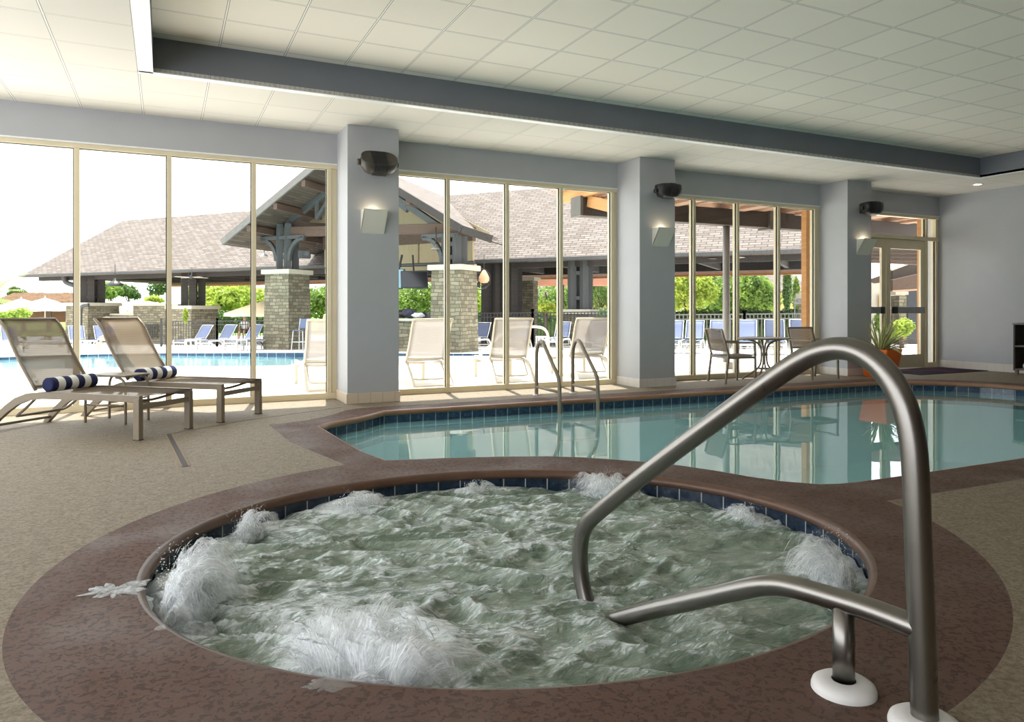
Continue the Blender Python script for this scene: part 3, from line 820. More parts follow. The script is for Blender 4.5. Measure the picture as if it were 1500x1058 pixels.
# ---- loungers (local: foot end at y = 0, head end towards +y)
def make_lounger(label, fm, sm, group, top=(1.56, 1.045)):
    t = thing('sun_lounger', label, 'sun lounger', (0, 0, 0), 0, group)
    prof_o = [(0, .385), (.55, .388), (1.06, .388), (1.24, .372), (1.38, .325), (1.50, .25), (1.62, .15), (1.76, 0)]
    prof_i = [(1.695, 0), (1.57, .115), (1.455, .20), (1.345, .265), (1.22, .308), (1.06, .325), (.55, .33), (0, .33)]
    for sx in (-1, 1):
        mb = MB(); x = .315 * sx
        mb.prism([(x - .02, y, z) for y, z in prof_o + prof_i], (.04, 0, 0)); mb.build('side_rail', fm, t)
        mb = MB(); mb.box((.315 * sx, .028, .18), (.052, .062, .36), None, .004); mb.build('leg', fm, t)
        mb = MB(); mb.box((.315 * sx, .028, .004), (.056, .066, .008), None, .002); mb.build('foot_cap', 'iron' if fm == 'taupe' else fm, t)
    mb = MB(); mb.box((0, .02, .285), (.60, .03, .045), None, .004); mb.build('end_bar', fm, t)
    mb = MB(); mb.box((0, 1.68, .055), (.60, .05, .025), None, .004); mb.build('stretcher', fm, t)
    mb = MB(); mb.tube(smooth_path([(-.29, .12, .36), (-.25, .16, .335), (0, .2, .30), (.25, .16, .335), (.29, .12, .36)], 2), .013, 10); mb.build('sling_bow', fm, t)
    mb = MB(); mb.tube(smooth_path([(-.265, 1.16, .36), (-.265, 1.33, .22), (-.265, 1.44, .15), (-.21, 1.48, .14), (.21, 1.48, .14), (.265, 1.44, .15), (.265, 1.33, .22), (.265, 1.16, .36)], 2), .013, 10); mb.build('recline_bracket', fm, t)
    # seat sling with a shallow sag
    mb = MB(); nx, ny = 8, 8
    g = [[mb.bm.verts.new((-.298 + .596 * i / nx, .0 + 1.18 * j / ny, .384 - .016 * math.sin(PI * i / nx))) for i in range(nx + 1)] for j in range(ny + 1)]
    for j in range(ny):
        for i in range(nx): mb.bm.faces.new((g[j][i], g[j][i + 1], g[j + 1][i + 1], g[j + 1][i])).smooth = True
    bmesh.ops.solidify(mb.bm, geom=mb.bm.faces[:], thickness=-.006); mb.build('seat_sling', sm, t)
    # backrest
    a = Vector((0, 1.17, .40)); b = Vector((0, top[0], top[1])); dv = b - a; nrm = Vector((0, -dv.z, dv.y)).normalized()
    def bp(x, k): return a + dv * k + Vector((x, 0, 0)) + nrm * (-.05 * math.sin(PI * min(1, k)) * .5) + (Vector((0, .05, -.004)) * max(0, k - .86) / .14 if k > .86 else Vector())
    for sx in (-1, 1):
        mb = MB(); mb.tube([bp(.30 * sx, k / 10) for k in range(11)], .016, 10); mb.build('back_frame', fm, t)
    mb = MB(); mb.tube([bp(-.30, 1), bp(.30, 1)], .016, 10); mb.build('top_bar', fm, t)
    mb = MB(); mb.tube([bp(-.29, .05), bp(.29, .05)], .013, 10); mb.build('hinge_bar', fm, t)
    mb = MB(); g = [[mb.bm.verts.new(bp(-.298 + .596 * i / 8, j / 12) + nrm * (.012 - .014 * math.sin(PI * i / 8))) for i in range(9)] for j in range(13)]
    for j in range(12):
        for i in range(8): mb.bm.faces.new((g[j][i], g[j][i + 1], g[j + 1][i + 1], g[j + 1][i])).smooth = True
    bmesh.ops.solidify(mb.bm, geom=mb.bm.faces[:], thickness=.006); mb.build('back_sling', sm, t)
    return t
def place(o, foot_center, rz, label=None):
    o.location = foot_center; o.rotation_euler = (0, 0, rz)
    if label: o['label'] = label
PSI = math.radians(49)
L1 = make_lounger('taupe mesh sun lounger nearest on the indoor deck, at the left edge', 'taupe', 'sling', 'taupe loungers on the indoor deck')
place(L1, (.02, 7.29, 0), PSI)
L2 = dup(L1, (.735, 8.05, 0), PSI, 'taupe mesh sun lounger behind the small side table, half in sunlight', 'taupe loungers on the indoor deck')
def bolster(lc, psi, label):
    t = bpy.data.objects
    mb = MB()
    pts = [(-.25 + .50 * i / 12, 0, 0) for i in range(13)]
    mb.tube([(-.256, 0, 0)] + pts + [(.256, 0, 0)], .066, 24, radii=[.045] + [.066 - .0015 * math.sin(i * PI / 2) for i in range(13)] + [.045])
    o = mb.build('bolster_pillow', 'stripes')
    p = Matrix.Rotation(psi, 3, 'Z') @ Vector((0, 1.085, 0))
    o.location = Vector(lc) + p + Vector((0, 0, .445)); o.rotation_euler = (0, 0, psi)
    return tag(o, label, 'pillow', 'striped bolster pillows')
bolster((.02, 7.29, 0), PSI, 'navy and white striped bolster pillow on the nearest taupe lounger')
bolster((.735, 8.05, 0), PSI, 'navy and white striped bolster pillow on the lounger behind the side table')

# ---- small side table between the loungers
st = thing('side_table', 'small taupe tube frame side table between the two indoor loungers', 'table', (-.435, 8.37, 0), PSI)
mb = MB(); mb.box((0, 0, .475), (.34, .50, .022), None, .01); mb.build('table_top', 'taupe', st)
for sx in (-1, 1):
    for sy in (-1, 1):
        mb = MB(); mb.tube(smooth_path([(.15 * sx, .13 * sy, .462), (.15 * sx, .20 * sy, .45), (.15 * sx, .24 * sy, .40), (.15 * sx, .245 * sy, .3), (.15 * sx, .245 * sy, 0)], 2), .0135, 12); mb.build('leg', 'taupe', st)
    mb = MB(); mb.tube([(.15 * sx, -.245, .18), (.15 * sx, .245, .18)], .010, 10); mb.build('stretcher', 'taupe', st)

# ---- round table and two armchairs
TB = Vector((8.82, 8.87, 0))
tb = thing('round_table', 'round taupe cafe table with curved pedestal legs by the window', 'table', TB)
mb = MB(); mb.lathe([(0, .655), (.36, .655), (.40, .662), (.405, .672), (.40, .682), (.385, .684), (.38, .680), (0, .680)], seg=48); mb.build('table_top', 'taupe', tb)
for q in range(4):
    a = PI / 4 + q * PI / 2 + .25; c_, s_ = math.cos(a), math.sin(a)
    mb = MB(); mb.tube(smooth_path([(r * c_, r * s_, z) for r, z in ((.28, .650), (.20, .64), (.10, .60), (.045, .52), (.04, .40), (.045, .28), (.08, .20), (.17, .12), (.30, .045), (.335, .02), (.34, 0))], 2), .0145, 10); mb.build('leg', 'taupe', tb)
mb = MB(); mb.lathe([(.0, .43), (.05, .43), (.055, .42), (.055, .40), (.05, .39), (0, .39)], seg=20); mb.build('collar', 'taupe', tb)
mb = MB(); mb.tube([(.1 * math.cos(2 * PI * i / 20), .1 * math.sin(2 * PI * i / 20), .18) for i in range(20)], .009, 8, closed=True); mb.build('ring_brace', 'taupe', tb)
def make_chair(label):
    t = thing('patio_armchair', label, 'chair', (0, 0, 0), 0, 'taupe armchairs at the round table')
    for sx in (-1, 1):
        x = .275 * sx
        mb = MB(); mb.bar((x, -.24, 0), (x * .99, -.225, .62), .028, .034, up=(1, 0, 0), bev=.004); mb.build('leg', 'taupe', t)
        mb = MB(); mb.bar((x, .27, 0), (x * .98, .215, .45), .028, .034, up=(1, 0, 0), bev=.004); mb.bar((x * .98, .215, .44), (x * .95, .325, .83), .026, .03, up=(1, 0, 0), bev=.004); mb.build('leg', 'taupe', t)
        mb = MB(); mb.bar((x, -.25, .63), (x * .97, .265, .635), .045, .022, up=(0, 0, 1), bev=.006); mb.build('arm', 'taupe', t)
        mb = MB(); mb.bar((x * .98, -.235, .40), (x * .98, .225, .40), .022, .035, bev=.003); mb.build('side_bar', 'taupe', t)
    mb = MB(); mb.bar((-.27, -.23, .40), (.27, -.23, .40), .022, .035, bev=.003); mb.build('cross_bar', 'taupe', t); mb = MB(); mb.bar((-.27, .22, .40), (.27, .22, .40), .022, .035, bev=.003); mb.build('cross_bar', 'taupe', t)
    mb = MB(); mb.prism([(-.25, -.24, .428), (.25, -.24, .428), (.25, -.1, .42), (.25, .2, .415), (-.25, .2, .415), (-.25, -.1, .42)], (0, 0, .008)); mb.build('seat', 'sling', t)
    mb = MB()
    g = [[mb.bm.verts.new((-.262 + .524 * i / 6, .235 + .085 * j / 6 + .02 * math.sin(PI * i / 6), .50 + .335 * j / 6)) for i in range(7)] for j in range(7)]
    for j in range(6):
        for i in range(6): mb.bm.faces.new((g[j][i], g[j][i + 1], g[j + 1][i + 1], g[j + 1][i])).smooth = True
    bmesh.ops.solidify(mb.bm, geom=mb.bm.faces[:], thickness=.006); mb.build('backrest', 'sling', t)
    mb = MB(); mb.bar((-.265, .325, .832), (.265, .325, .832), .022, .026, bev=.004); mb.build('top_bar', 'taupe', t); mb = MB(); mb.bar((-.265, .236, .50), (.265, .236, .50), .018, .02, bev=.004); mb.build('back_bar', 'taupe', t)
    return t
ch = make_chair('taupe mesh armchair left of the round table, seen from the side'); ch.location = (8.03, 8.74, 0); ch.rotation_euler = (0, 0, math.radians(77))
dup(ch, (9.72, 8.66, 0), math.radians(-4), 'taupe mesh armchair right of the round table, its mesh back upright before the glass')

# ---- orange planter
pt = thing('potted_plant', 'tapered orange planter with a spiky striped plant before the last column', 'plant', (11.0, 8.405, 0), math.radians(8))
mb = MB()
def sq(w, z, r=.03):
    out = []
    for cx_, cy_, a0 in ((1, 1, 0), (-1, 1, PI / 2), (-1, -1, PI), (1, -1, 1.5 * PI)):
        for i in range(4):
            a = a0 + PI / 2 * i / 3; out.append((cx_ * (w - r) + r * math.cos(a), cy_ * (w - r) + r * math.sin(a), z))
    return out
lv = [sq(.175, 0), sq(.19, .01), sq(.25, .44), sq(.25, .47), sq(.225, .47), sq(.215, .40)]
rg = [[mb.bm.verts.new(p) for p in L] for L in lv]
for A, B in zip(rg, rg[1:]):
    for i in range(16): mb.bm.faces.new((A[i], A[(i + 1) % 16], B[(i + 1) % 16], B[i])).smooth = True
mb.bm.faces.new(rg[0][::-1]); mb.build('pot', 'orange', pt)
mb = MB(); mb.box((0, 0, .405), (.42, .42, .02)); mb.build('soil', 'soil', pt)
def blade(mb, base, az, L, lean, w, droop):
    pts = []; n = 9
    el = PI / 2 - lean
    p = Vector(base); d_ = Vector((math.cos(az) * math.cos(el), math.sin(az) * math.cos(el), math.sin(el)))
    for i in range(n + 1):
        pts.append(Vector((p.x, min(p.y, .225), p.z))); p = p + d_ * (L / n)
        d_ = (d_ + Vector((math.cos(az) * .02, math.sin(az) * .02, -droop / n))).normalized()
    sd = Vector((-math.sin(az), math.cos(az), 0))
    prev = None
    for i, q in enumerate(pts):
        k = i / n; ww = w * (min(1, .45 + k * 2.2) if k < .3 else (1 - ((k - .3) / .7) ** 1.6)) + .001
        cur = (q - sd * ww, q + Vector((0, 0, -ww * .35)), q + sd * ww)
        if prev:
            mb.face([prev[0], prev[1], cur[1], cur[0]], [(0, k), (.5, k), (.5, k), (0, k)], True)
            mb.face([prev[1], prev[2], cur[2], cur[1]], [(.5, k), (1, k), (1, k), (.5, k)], True)
        prev = cur
R_ = random.Random(5)
for i in range(46):
    mb = MB(); az = R_.uniform(0, 2 * PI); k = i / 46
    if math.sin(az) > .15 and k > .3: az = -az + R_.uniform(-.3, .3)
    blade(mb, (.05 * math.cos(az), .05 * math.sin(az), .41), az, R_.uniform(.45, .75), .15 + .95 * k, .022, R_.uniform(.5, 1.7) * (.4 + k))
    mb.build('leaf', 'spiky_leaf', pt)

# ---- entry mat
o = span('entry_mat', (11.85, 8.27, 0), (13.76, 9.2, .012), 'mat_rug', None, .004)
tag(o, 'dark patterned entry mat in front of the double glass door', 'mat')

# ---- towel shelf and rolled towels
sh = thing('towel_shelf', 'dark wooden towel shelf with punched holes against the right wall', 'shelf', (13.63, 7.0, 0))
W2, D2 = .64, .21
for y in (-W2, W2):
    mb = MB(); mb.box((0, y - .015 * (1 if y > 0 else -1), .475), (.42, .03, .80), None, .003); mb.build('side_panel', 'espresso', sh)
    for x in (-.17, .17):
        mb = MB(); mb.box((x, y * .94, .04), (.05, .05, .08), None, .004); mb.build('foot', 'espresso_edge', sh)
for nm, z in (('bottom_board', .095), ('shelf_board', .50)):
    mb = MB(); mb.box((0, 0, z), (.43, 2 * W2 - .06, .028), None, .003); mb.build(nm, 'espresso_edge', sh)
mb = MB(); mb.prism([(-.22, -W2 - .01, .875), (-.22, W2 + .01, .875), (-.22, W2 + .01, .90), (-.22, 0, .955), (-.22, -W2 - .01, .90)], (.43, 0, 0)); mb.build('top_board', 'espresso_edge', sh)
mb = MB(); mb.box((.20, 0, .48), (.016, 2 * W2 - .06, .78)); bk = mb.build('back_panel', 'espresso', sh)
mb = MB()
for r_ in range(3):
    for c_ in range(11):
        y = W2 - .11 - c_ * .107 - (.053 if r_ == 1 else 0)
        mb.lathe([(0, 0), (.016, 0)], (0, 0, 0), 12)
        for v in list(mb.bm.verts)[-13:]:
            x0, y0 = v.co.x, v.co.y
            v.co = Vector((.19, y + x0, .79 - r_ * .068 + y0))
tag(mb.build('punched_hole', 'white_trim', sh), kind='stuff', label='rows of punched holes showing the pale wall')
TW = None
def towel_roll(p, label):
    mb = MB()
    mb.tube([(-.14, 0, 0), (-.135, 0, 0), (0, 0, 0), (.135, 0, 0), (.14, 0, 0)], .05, 18, radii=[.035, .05, .052, .05, .035])
    o = mb.build('rolled_towel', 'towel')
    sp = MB(); pts = [(-.143, (.006 + .0033 * i / 3) * math.cos(i * .5), (.006 + .0033 * i / 3) * math.sin(i * .5)) for i in range(36)]
    sp.tube(pts, .0022, 6); sp.build('spiral_edge', 'towel', o)
    o.location = p
    return tag(o, label, 'towel', 'rolled white towels on the dark shelf')
ty = 7.0 + W2 - .03
spots = [(ty - .15, 0, 'leftmost rolled white towel in the bottom row of the dark shelf'), (ty - .26, 0, 'second rolled white towel from the left in the bottom row of the shelf'), (ty - .37, 0, 'third rolled white towel from the left in the bottom row'),
         (ty - .205, 1, 'leftmost rolled white towel in the upper row of the bottom pile'), (ty - .315, 1, 'second rolled white towel in the upper row of the bottom pile'),
         (ty - .43, 2, 'rolled white towel lying on the middle board of the dark shelf')]
for y, k, lb in spots:
    z = (.109 + .052 + k * .093) if k < 2 else .514 + .052
    towel_roll((13.60, y, z), lb)

# ---- wall speakers
def speaker(px, py, label, m, tilt, s_=1.0, ridged=True):
    p = onY(px, py, YC - .15)
    t = thing('wall_speaker', label, 'speaker', (p.x, YC, p.z), 0, 'dark wall speakers on the columns')
    # body: rounded bowl, broad on top, narrowing to the bottom and front
    body = MB(); n = 36
    lv = []
    for k, (z, w, d_) in enumerate(((.085, .185, .115), (.092, .20, .125), (.082, .205, .13), (.03, .205, .132), (-.03, .19, .122), (-.07, .160, .10), (-.092, .12, .075), (-.098, .08, .05))):
        ringp = []
        for i in range(n):
            a = 2 * PI * i / n; c_, q = math.cos(a), math.sin(a)
            e = .62
            ringp.append(Vector((w * math.copysign(abs(c_) ** e, c_), d_ * math.copysign(abs(q) ** .8, q), z)))
        lv.append(ringp)
    Rm = Matrix.Rotation(tilt, 3, 'X') @ Matrix.Rotation(0, 3, 'Z')
    def tf(v): return Rm @ (v * s_) + Vector((0, -.17 * s_, 0))
    rg = [[body.bm.verts.new(tf(p_)) for p_ in L] for L in lv]
    for A, B in zip(rg, rg[1:]):
        for i in range(n): body.bm.faces.new((A[i], B[i], B[(i + 1) % n], A[(i + 1) % n])).smooth = True
    body.bm.faces.new(rg[0]); body.bm.faces.new(rg[-1][::-1])
    body.build('housing', m, t, normals=True)
    for i in range(11 if ridged else 7):
        x = (-.075 + .015 * i) if ridged else (-.045 + .015 * i)
        r_ = MB()
        path = [tf(Vector((x, yy, zz))) for yy, zz in ((.11, .097), (.0, .099), (-.115, .097), (-.134, .075), (-.137, .03), (-.128, -.03), (-.106, -.072))]
        r_.tube(path, .0055 * s_, 6); r_.build('grille_rib', 'black_plastic', t)
    for sx in (-1, 1):
        k_ = MB(); tmpz = [tf(Vector((sx * .200, .02, 0))), tf(Vector((sx * .232, .02, 0)))]
        k_.tube([tmpz[0], tmpz[0].lerp(tmpz[1], .8), tmpz[1]], .036 * s_, 20, radii=[.036 * s_, .036 * s_, .028 * s_]); k_.build('pivot_knob', m, t)
    b_ = MB(); b_.box((0, -.008, 0), (.16, .016, .12), None, .004); b_.box((0, -.05, 0), (.05, .09, .05), None, .004); b_.build('bracket', m, t)
    return t
speaker(553, 242, 'dark ribbed wall speaker high on the nearest grey column', 'bronze_plastic', math.radians(47), 1.08)
speaker(978, 281, 'black wall speaker high on the middle grey column', 'black_plastic', math.radians(-4), 1.0, False)
speaker(1275, 306.5, 'black wall speaker high on the farthest grey column', 'black_plastic', math.radians(-6), 1.05, False)

# ---- wedge sconces
def sconce(pxl, pxr, pyb, pyt, label):
    a = onY(pxl, pyb, YC); b = onY(pxr, pyb, YC); h_ = onY(pxl, pyt, YC).z - a.z; w = b.x - a.x
    t = thing('wall_sconce', label, 'wall lamp', (a.x, YC, a.z), 0, 'cream wedge sconces on the columns')
    D = .17; th = .008
    mb = MB()
    mb.prism([(0, 0, 0), (0, -D, h_), (0, -D + th * 1.4, h_), (0, -.002, .02)], (w, 0, 0)); mb.build('front_panel', 'sconce', t)
    for x in (0, w - th):
        mb = MB(); mb.prism([(x, 0, 0), (x, -D, h_), (x, 0, h_)], (th, 0, 0)); mb.build('side_panel', 'sconce', t)
    mb = MB(); mb.lathe([(0, .0), (.02, .0), (.022, .03), (.012, .06), (0, .065)], (w / 2, -.05, h_ * .55), 16); mb.build('bulb', 'lamp_glow', t)
    l = bpy.data.lights.new('sconce_light', 'POINT'); l.energy = .55; l.color = (1, .82, .55); l.shadow_soft_size = .02
    lo = bpy.data.objects.new('sconce_light', l); COL.objects.link(lo); lo.parent = t; lo.location = (w / 2, -.045, h_ * .97)
    return t
sconce(528.5, 563, 341.5, 308, 'cream wedge shaped sconce on the nearest column under the ribbed speaker')
sconce(955.5, 979.5, 360.5, 334.5, 'cream wedge shaped sconce on the middle column')
sconce(1254.7, 1273.5, 373, 350.5, 'cream wedge shaped sconce on the farthest column, above the planter')

# ---- splashing jets in the tub
def splash(name_label, base, width, inward, height, n, seed, fan=.5, lump=True, lean=.35, thick=1.0):
    """base: point at the wall on the water; inward: unit vector to the tub centre"""
    R = random.Random(seed)
    inw = Vector((inward[0], inward[1], 0)).normalized(); tan = Vector((-inw.y, inw.x, 0))
    root = thing('water_splash', name_label, 'splash', base, 0, 'jets splashing up along the rim of the hot tub')
    # curling translucent sheets of water thrown up from the rim
    mb = MB()
    for i in range(max(10, n // 16)):
        a = R.gauss(0, .42); x0 = R.uniform(-.5, .5) * width * .5
        hh = height * R.uniform(.35, 1.0) * math.exp(-(x0 / (width * .6)) ** 2) * (1 - .35 * min(1, abs(a)))
        vz = math.sqrt(max(.02, 2 * 9.8 * hh)); T = 2 * vz / 9.8
        v = Vector((0, 0, vz)) + tan * ((a + x0 / width * .9) * fan * vz) + inw * (lean * vz * R.uniform(.2, 1.3))
        o = tan * x0 + inw * R.uniform(0, .07); w0 = width * R.uniform(.05, .10); g = []
        nu, nv = 5, 12; t1 = T * R.uniform(.75, 1.0); tw = R.uniform(-.5, .5); vo = R.uniform(0, 50)
        for k in range(nv + 1):
            t = t1 * k / nv; c = o + v * t + Vector((0, 0, -4.9 * t * t)); wk = w0 * (1 + 2.6 * k / nv); row = []
            for j in range(nu + 1):
                u = j / nu - .5
                q = c + tan * (u * wk * 2) + inw * (math.sin(u * 3 + tw * 4) * wk * .35) - Vector((0, 0, abs(u) ** 2 * wk * .9))
                q += Vector((noise.noise(q * 22 + Vector((vo, 0, 0))), noise.noise(q * 22 + Vector((0, vo, 0))), noise.noise(q * 25 + Vector((0, 0, vo))))) * .012 * (1 + k / nv)
                row.append((q, (u + .5, k / nv)))
            g.append(row)
        vt = [[mb.bm.verts.new(q) for q, _ in row] for row in g]
        for k in range(nv):
            for j in range(nu):
                f = mb.bm.faces.new((vt[k][j], vt[k][j + 1], vt[k + 1][j + 1], vt[k + 1][j])); f.smooth = True
                for lp, (kk, jj) in zip(f.loops, ((k, j), (k, j + 1), (k + 1, j + 1), (k + 1, j))):
                    uvv = g[kk][jj][1]; lp[mb.uv].uv = (uvv[0] + i * 3, uvv[1])
    mb.build('water_sheet', 'sheet', root)
    mb = MB()
    for i in range(n):
        a = R.gauss(0, .45); o = tan * (R.uniform(-.5, .5) * width * .55) + inw * R.uniform(0, .10)
        hh = height * (1 - .55 * min(1, abs(a))) * R.uniform(.35, 1.08) * math.exp(-((o.dot(tan)) / (width * .55)) ** 2)
        vz = math.sqrt(max(.02, 2 * 9.8 * hh))
        v = Vector((0, 0, vz)) + tan * (a * fan * vz) + inw * (lean * vz * R.uniform(.3, 1.2))
        T = 2 * vz / 9.8
        t0 = R.uniform(.1, .8) * T; t1 = min(T, t0 + T * R.uniform(.04, .12))
        pts = []
        for k in range(4):
            t = t0 + (t1 - t0) * k / 3
            pts.append(o + v * t + Vector((0, 0, -4.9 * t * t)))
        r0 = R.uniform(.0006, .0018) * thick
        mb.tube(pts, r0, 3, radii=[r0 * .3, r0, r0 * .9, r0 * .2])
    for i in range(n // 3):
        a = R.gauss(0, .6); hh = height * R.uniform(.2, 1.1)
        p = tan * (a * width * .45) + inw * R.uniform(-.02, .2) + Vector((0, 0, hh * math.exp(-a * a)))
        mb.ico(p, R.uniform(.001, .003) * thick, 1)
    sp_ = mb.build('spray', 'spray', root); sp_['kind'] = 'stuff'
    if lump:
        mb = MB()
        for i in range(5):
            k = (i - 2) / 2
            hh = height * (.50 - .34 * k * k) * R.uniform(.8, 1.1)
            mb.ico(tan * (k * width * .36) + inw * (.07 + .03 * R.random()) + Vector((0, 0, hh * .3)), 1, 4, (width * .19, .07, hh * .55), .30, 2.2, seed + i)
        fo_ = mb.build('foam', 'froth', root); fo_['kind'] = 'stuff'
    return root
TC = Vector((TUBC[0], TUBC[1], 0))
def inward_at(p): return (TC - Vector((p.x, p.y, 0)))
def sp(px, py, label, width, height, n, seed, **kw):
    p = gp(px, py, -.14)
    A_e = Vector((math.cos(TUBR), math.sin(TUBR))); B_e = Vector((-A_e.y, A_e.x)); dv_ = Vector((p.x - TUBC[0], p.y - TUBC[1]))
    rr = math.hypot(dv_.dot(A_e) / TUBA, dv_.dot(B_e) / TUBB)
    if rr > .965: p = Vector((TUBC[0] + dv_.x * .965 / rr, TUBC[1] + dv_.y * .965 / rr, -.14))
    splash(label, p, width, inward_at(p), height, n, seed, **kw)
sp(238, 905, 'tall white splash at the left rim of the hot tub, beside the white puddle', .62, .30, 900, 1, fan=.35, lean=.25, thick=1.2)
sp(312, 790, 'frothy splash rising over the far left rim of the hot tub', .26, .20, 420, 2, fan=.2, lean=.25)
sp(492, 742, 'low mound of froth under the far left coping of the hot tub', .42, .13, 420, 3, fan=.7, lean=.5)
sp(685, 709, 'small lick of water thrown against the far tiles of the hot tub', .16, .13, 160, 4, lump=False, lean=.1)
sp(915, 712, 'bushy white splash at the far rim, left of the steel rail', .36, .21, 620, 5, fan=.45, lean=.3)
sp(1140, 758, 'small white splash at the far right tiles of the hot tub', .28, .11, 300, 6, lump=False, fan=.6)
sp(1264, 872, 'tall white splash at the right rim of the hot tub', .46, .27, 620, 7, fan=.35, lean=.25)
sp(512, 1035, 'big fan of white water at the near rim of the hot tub', .62, .27, 1200, 8, fan=.55, lean=.30, thick=1.1)

# ---- water thrown on the deck
def puddle(name, px, py, rx, ry, label, m, seed, rot=0, n=60, rag=.5):
    R = random.Random(seed); c = gp(px, py)
    mb = MB(); ring_, top_ = [], []
    for i in range(n):
        a = 2 * PI * i / n
        k = 1 + rag * noise.noise(Vector((math.cos(a) * 2.6 + seed, math.sin(a) * 2.6, seed * .7))) + rag * .5 * noise.noise(Vector((math.cos(a) * 9 + seed, math.sin(a) * 9, 1)))
        ring_.append(Vector((math.cos(a + rot) * rx * k, math.sin(a + rot) * ry * k, .0012)))
    vs = [mb.bm.verts.new(p) for p in ring_]; v2 = [mb.bm.verts.new(Vector((p.x * .8, p.y * .8, .005))) for p in ring_]
    for i in range(n): mb.bm.faces.new((vs[i], vs[(i + 1) % n], v2[(i + 1) % n], v2[i])).smooth = True
    mb.bm.faces.new(v2)
    o = mb.build(name, m); o.location = (c.x, c.y, 0)
    return tag(o, label, 'puddle')
puddle('water_puddle', 168, 866, .10, .08, 'white foamy puddle on the brown border left of the hot tub', 'froth', 3, .9, 60, .9)
puddle('water_puddle', 484, 1004, .07, .045, 'clear water slopped on the near brown border below the big splash', 'puddle', 8, .3, 60, .8)
for i, (px, py, r_, lb) in enumerate(((236, 921, .022, 'tiny pool of water near the left rim of the hot tub, beside the tall splash'), (330, 690, .0, ''), )):
    if r_: puddle('water_puddle', px, py, r_, r_, lb, 'puddle', 20 + i, 0, 24, .5)
# steel skimmer grate in the tub tiles at the left
a = gp(232, 822, -.10)

# ================================================================== OUTDOORS
def Wd(lat, d, z): return Vector((d * SN + lat * CS, d * CS - lat * SN, z))
near = [op(-90, 543), op(100, 540), op(253, 537), op(420, 536), op(436, 532), op(447, 526), op(470, 523.5), op(600, 522), op(728, 521.3)]
far = [op(728, 518.6), op(600, 517.6), op(450, 516.6), op(250, 517.2), op(130, 519), op(60, 521), op(10, 523), op(-90, 526)]
opool = [(p.x, p.y) for p in near + far]
deck_out = [(-45, YW + .12), (70, YW + .12), (70, 34), (-12, 56), (-45, 56)]
struct(flat([deck_out, opool], lambda x, y: gz(y), 'pool_deck', 'out_deck'), 'white sunlit concrete deck around the outdoor pool', 'deck')
struct(flat([[(-200, 56), (-12, 56), (70, 34), (200, 34), (200, 260), (-200, 260)]], -.55, 'lawn', 'lawn'), 'green lawn beyond the pool deck', 'lawn')
mb = MB(); n = len(opool); L = 0
for i in range(n):
    a, b = opool[i], opool[(i + 1) % n]; l_ = math.hypot(b[0] - a[0], b[1] - a[1])
    mb.face([(a[0], a[1], gz(a[1])), (b[0], b[1], gz(b[1])), (b[0], b[1], -1.4), (a[0], a[1], -1.4)], [(L, 50), (L + l_, 50), (L + l_, 48.6), (L, 48.6)]); L += l_
M['out_tile'] = pool_tile('outdoor_blue_tile', .33, 0)
struct(mb.build('outdoor_pool_tile', 'out_tile'), 'blue tile band of the outdoor pool', 'tile')
struct(flat([opool], -1.4, 'outdoor_pool_floor', 'plaster'), 'pale floor of the outdoor pool', 'pool')
tag(flat([opool], -.47, 'outdoor_pool_water', 'out_water'), 'bright blue water of the outdoor pool', 'water', kind='stuff')

# ---- pale loungers with their backs to the glass
NL = make_lounger('cream lounger outside the glass, seen from behind, left of the nearest column', 'cream_metal', 'sling_cream', 'cream loungers outside the glass')
def back_to_glass(o, px, py, rz, label=None):
    p = op(px, py)                                  # rear left foot as seen from the room
    c = Vector((math.cos(rz), math.sin(rz), 0)); ax = Vector((-math.sin(rz), math.cos(rz), 0))
    fc = Vector((p.x, p.y, 0)) - c * .315 - ax * 1.73
    place(o, (fc.x, fc.y, gz(fc.y)), rz, label)
back_to_glass(NL, 450.4, 575.7, math.radians(176))
for px, py, rz, lb in ((608, 569.7, 178, 'cream lounger outside the glass just right of the nearest column'), (727, 563.7, 168, 'cream lounger outside the glass behind the left rail of the pool ladder'),
                       (847, 557, 166, 'cream lounger outside the glass behind the right rail of the pool ladder')):
    back_to_glass(dup(NL, (0, 0, 0), 0, lb), px, py, math.radians(rz))

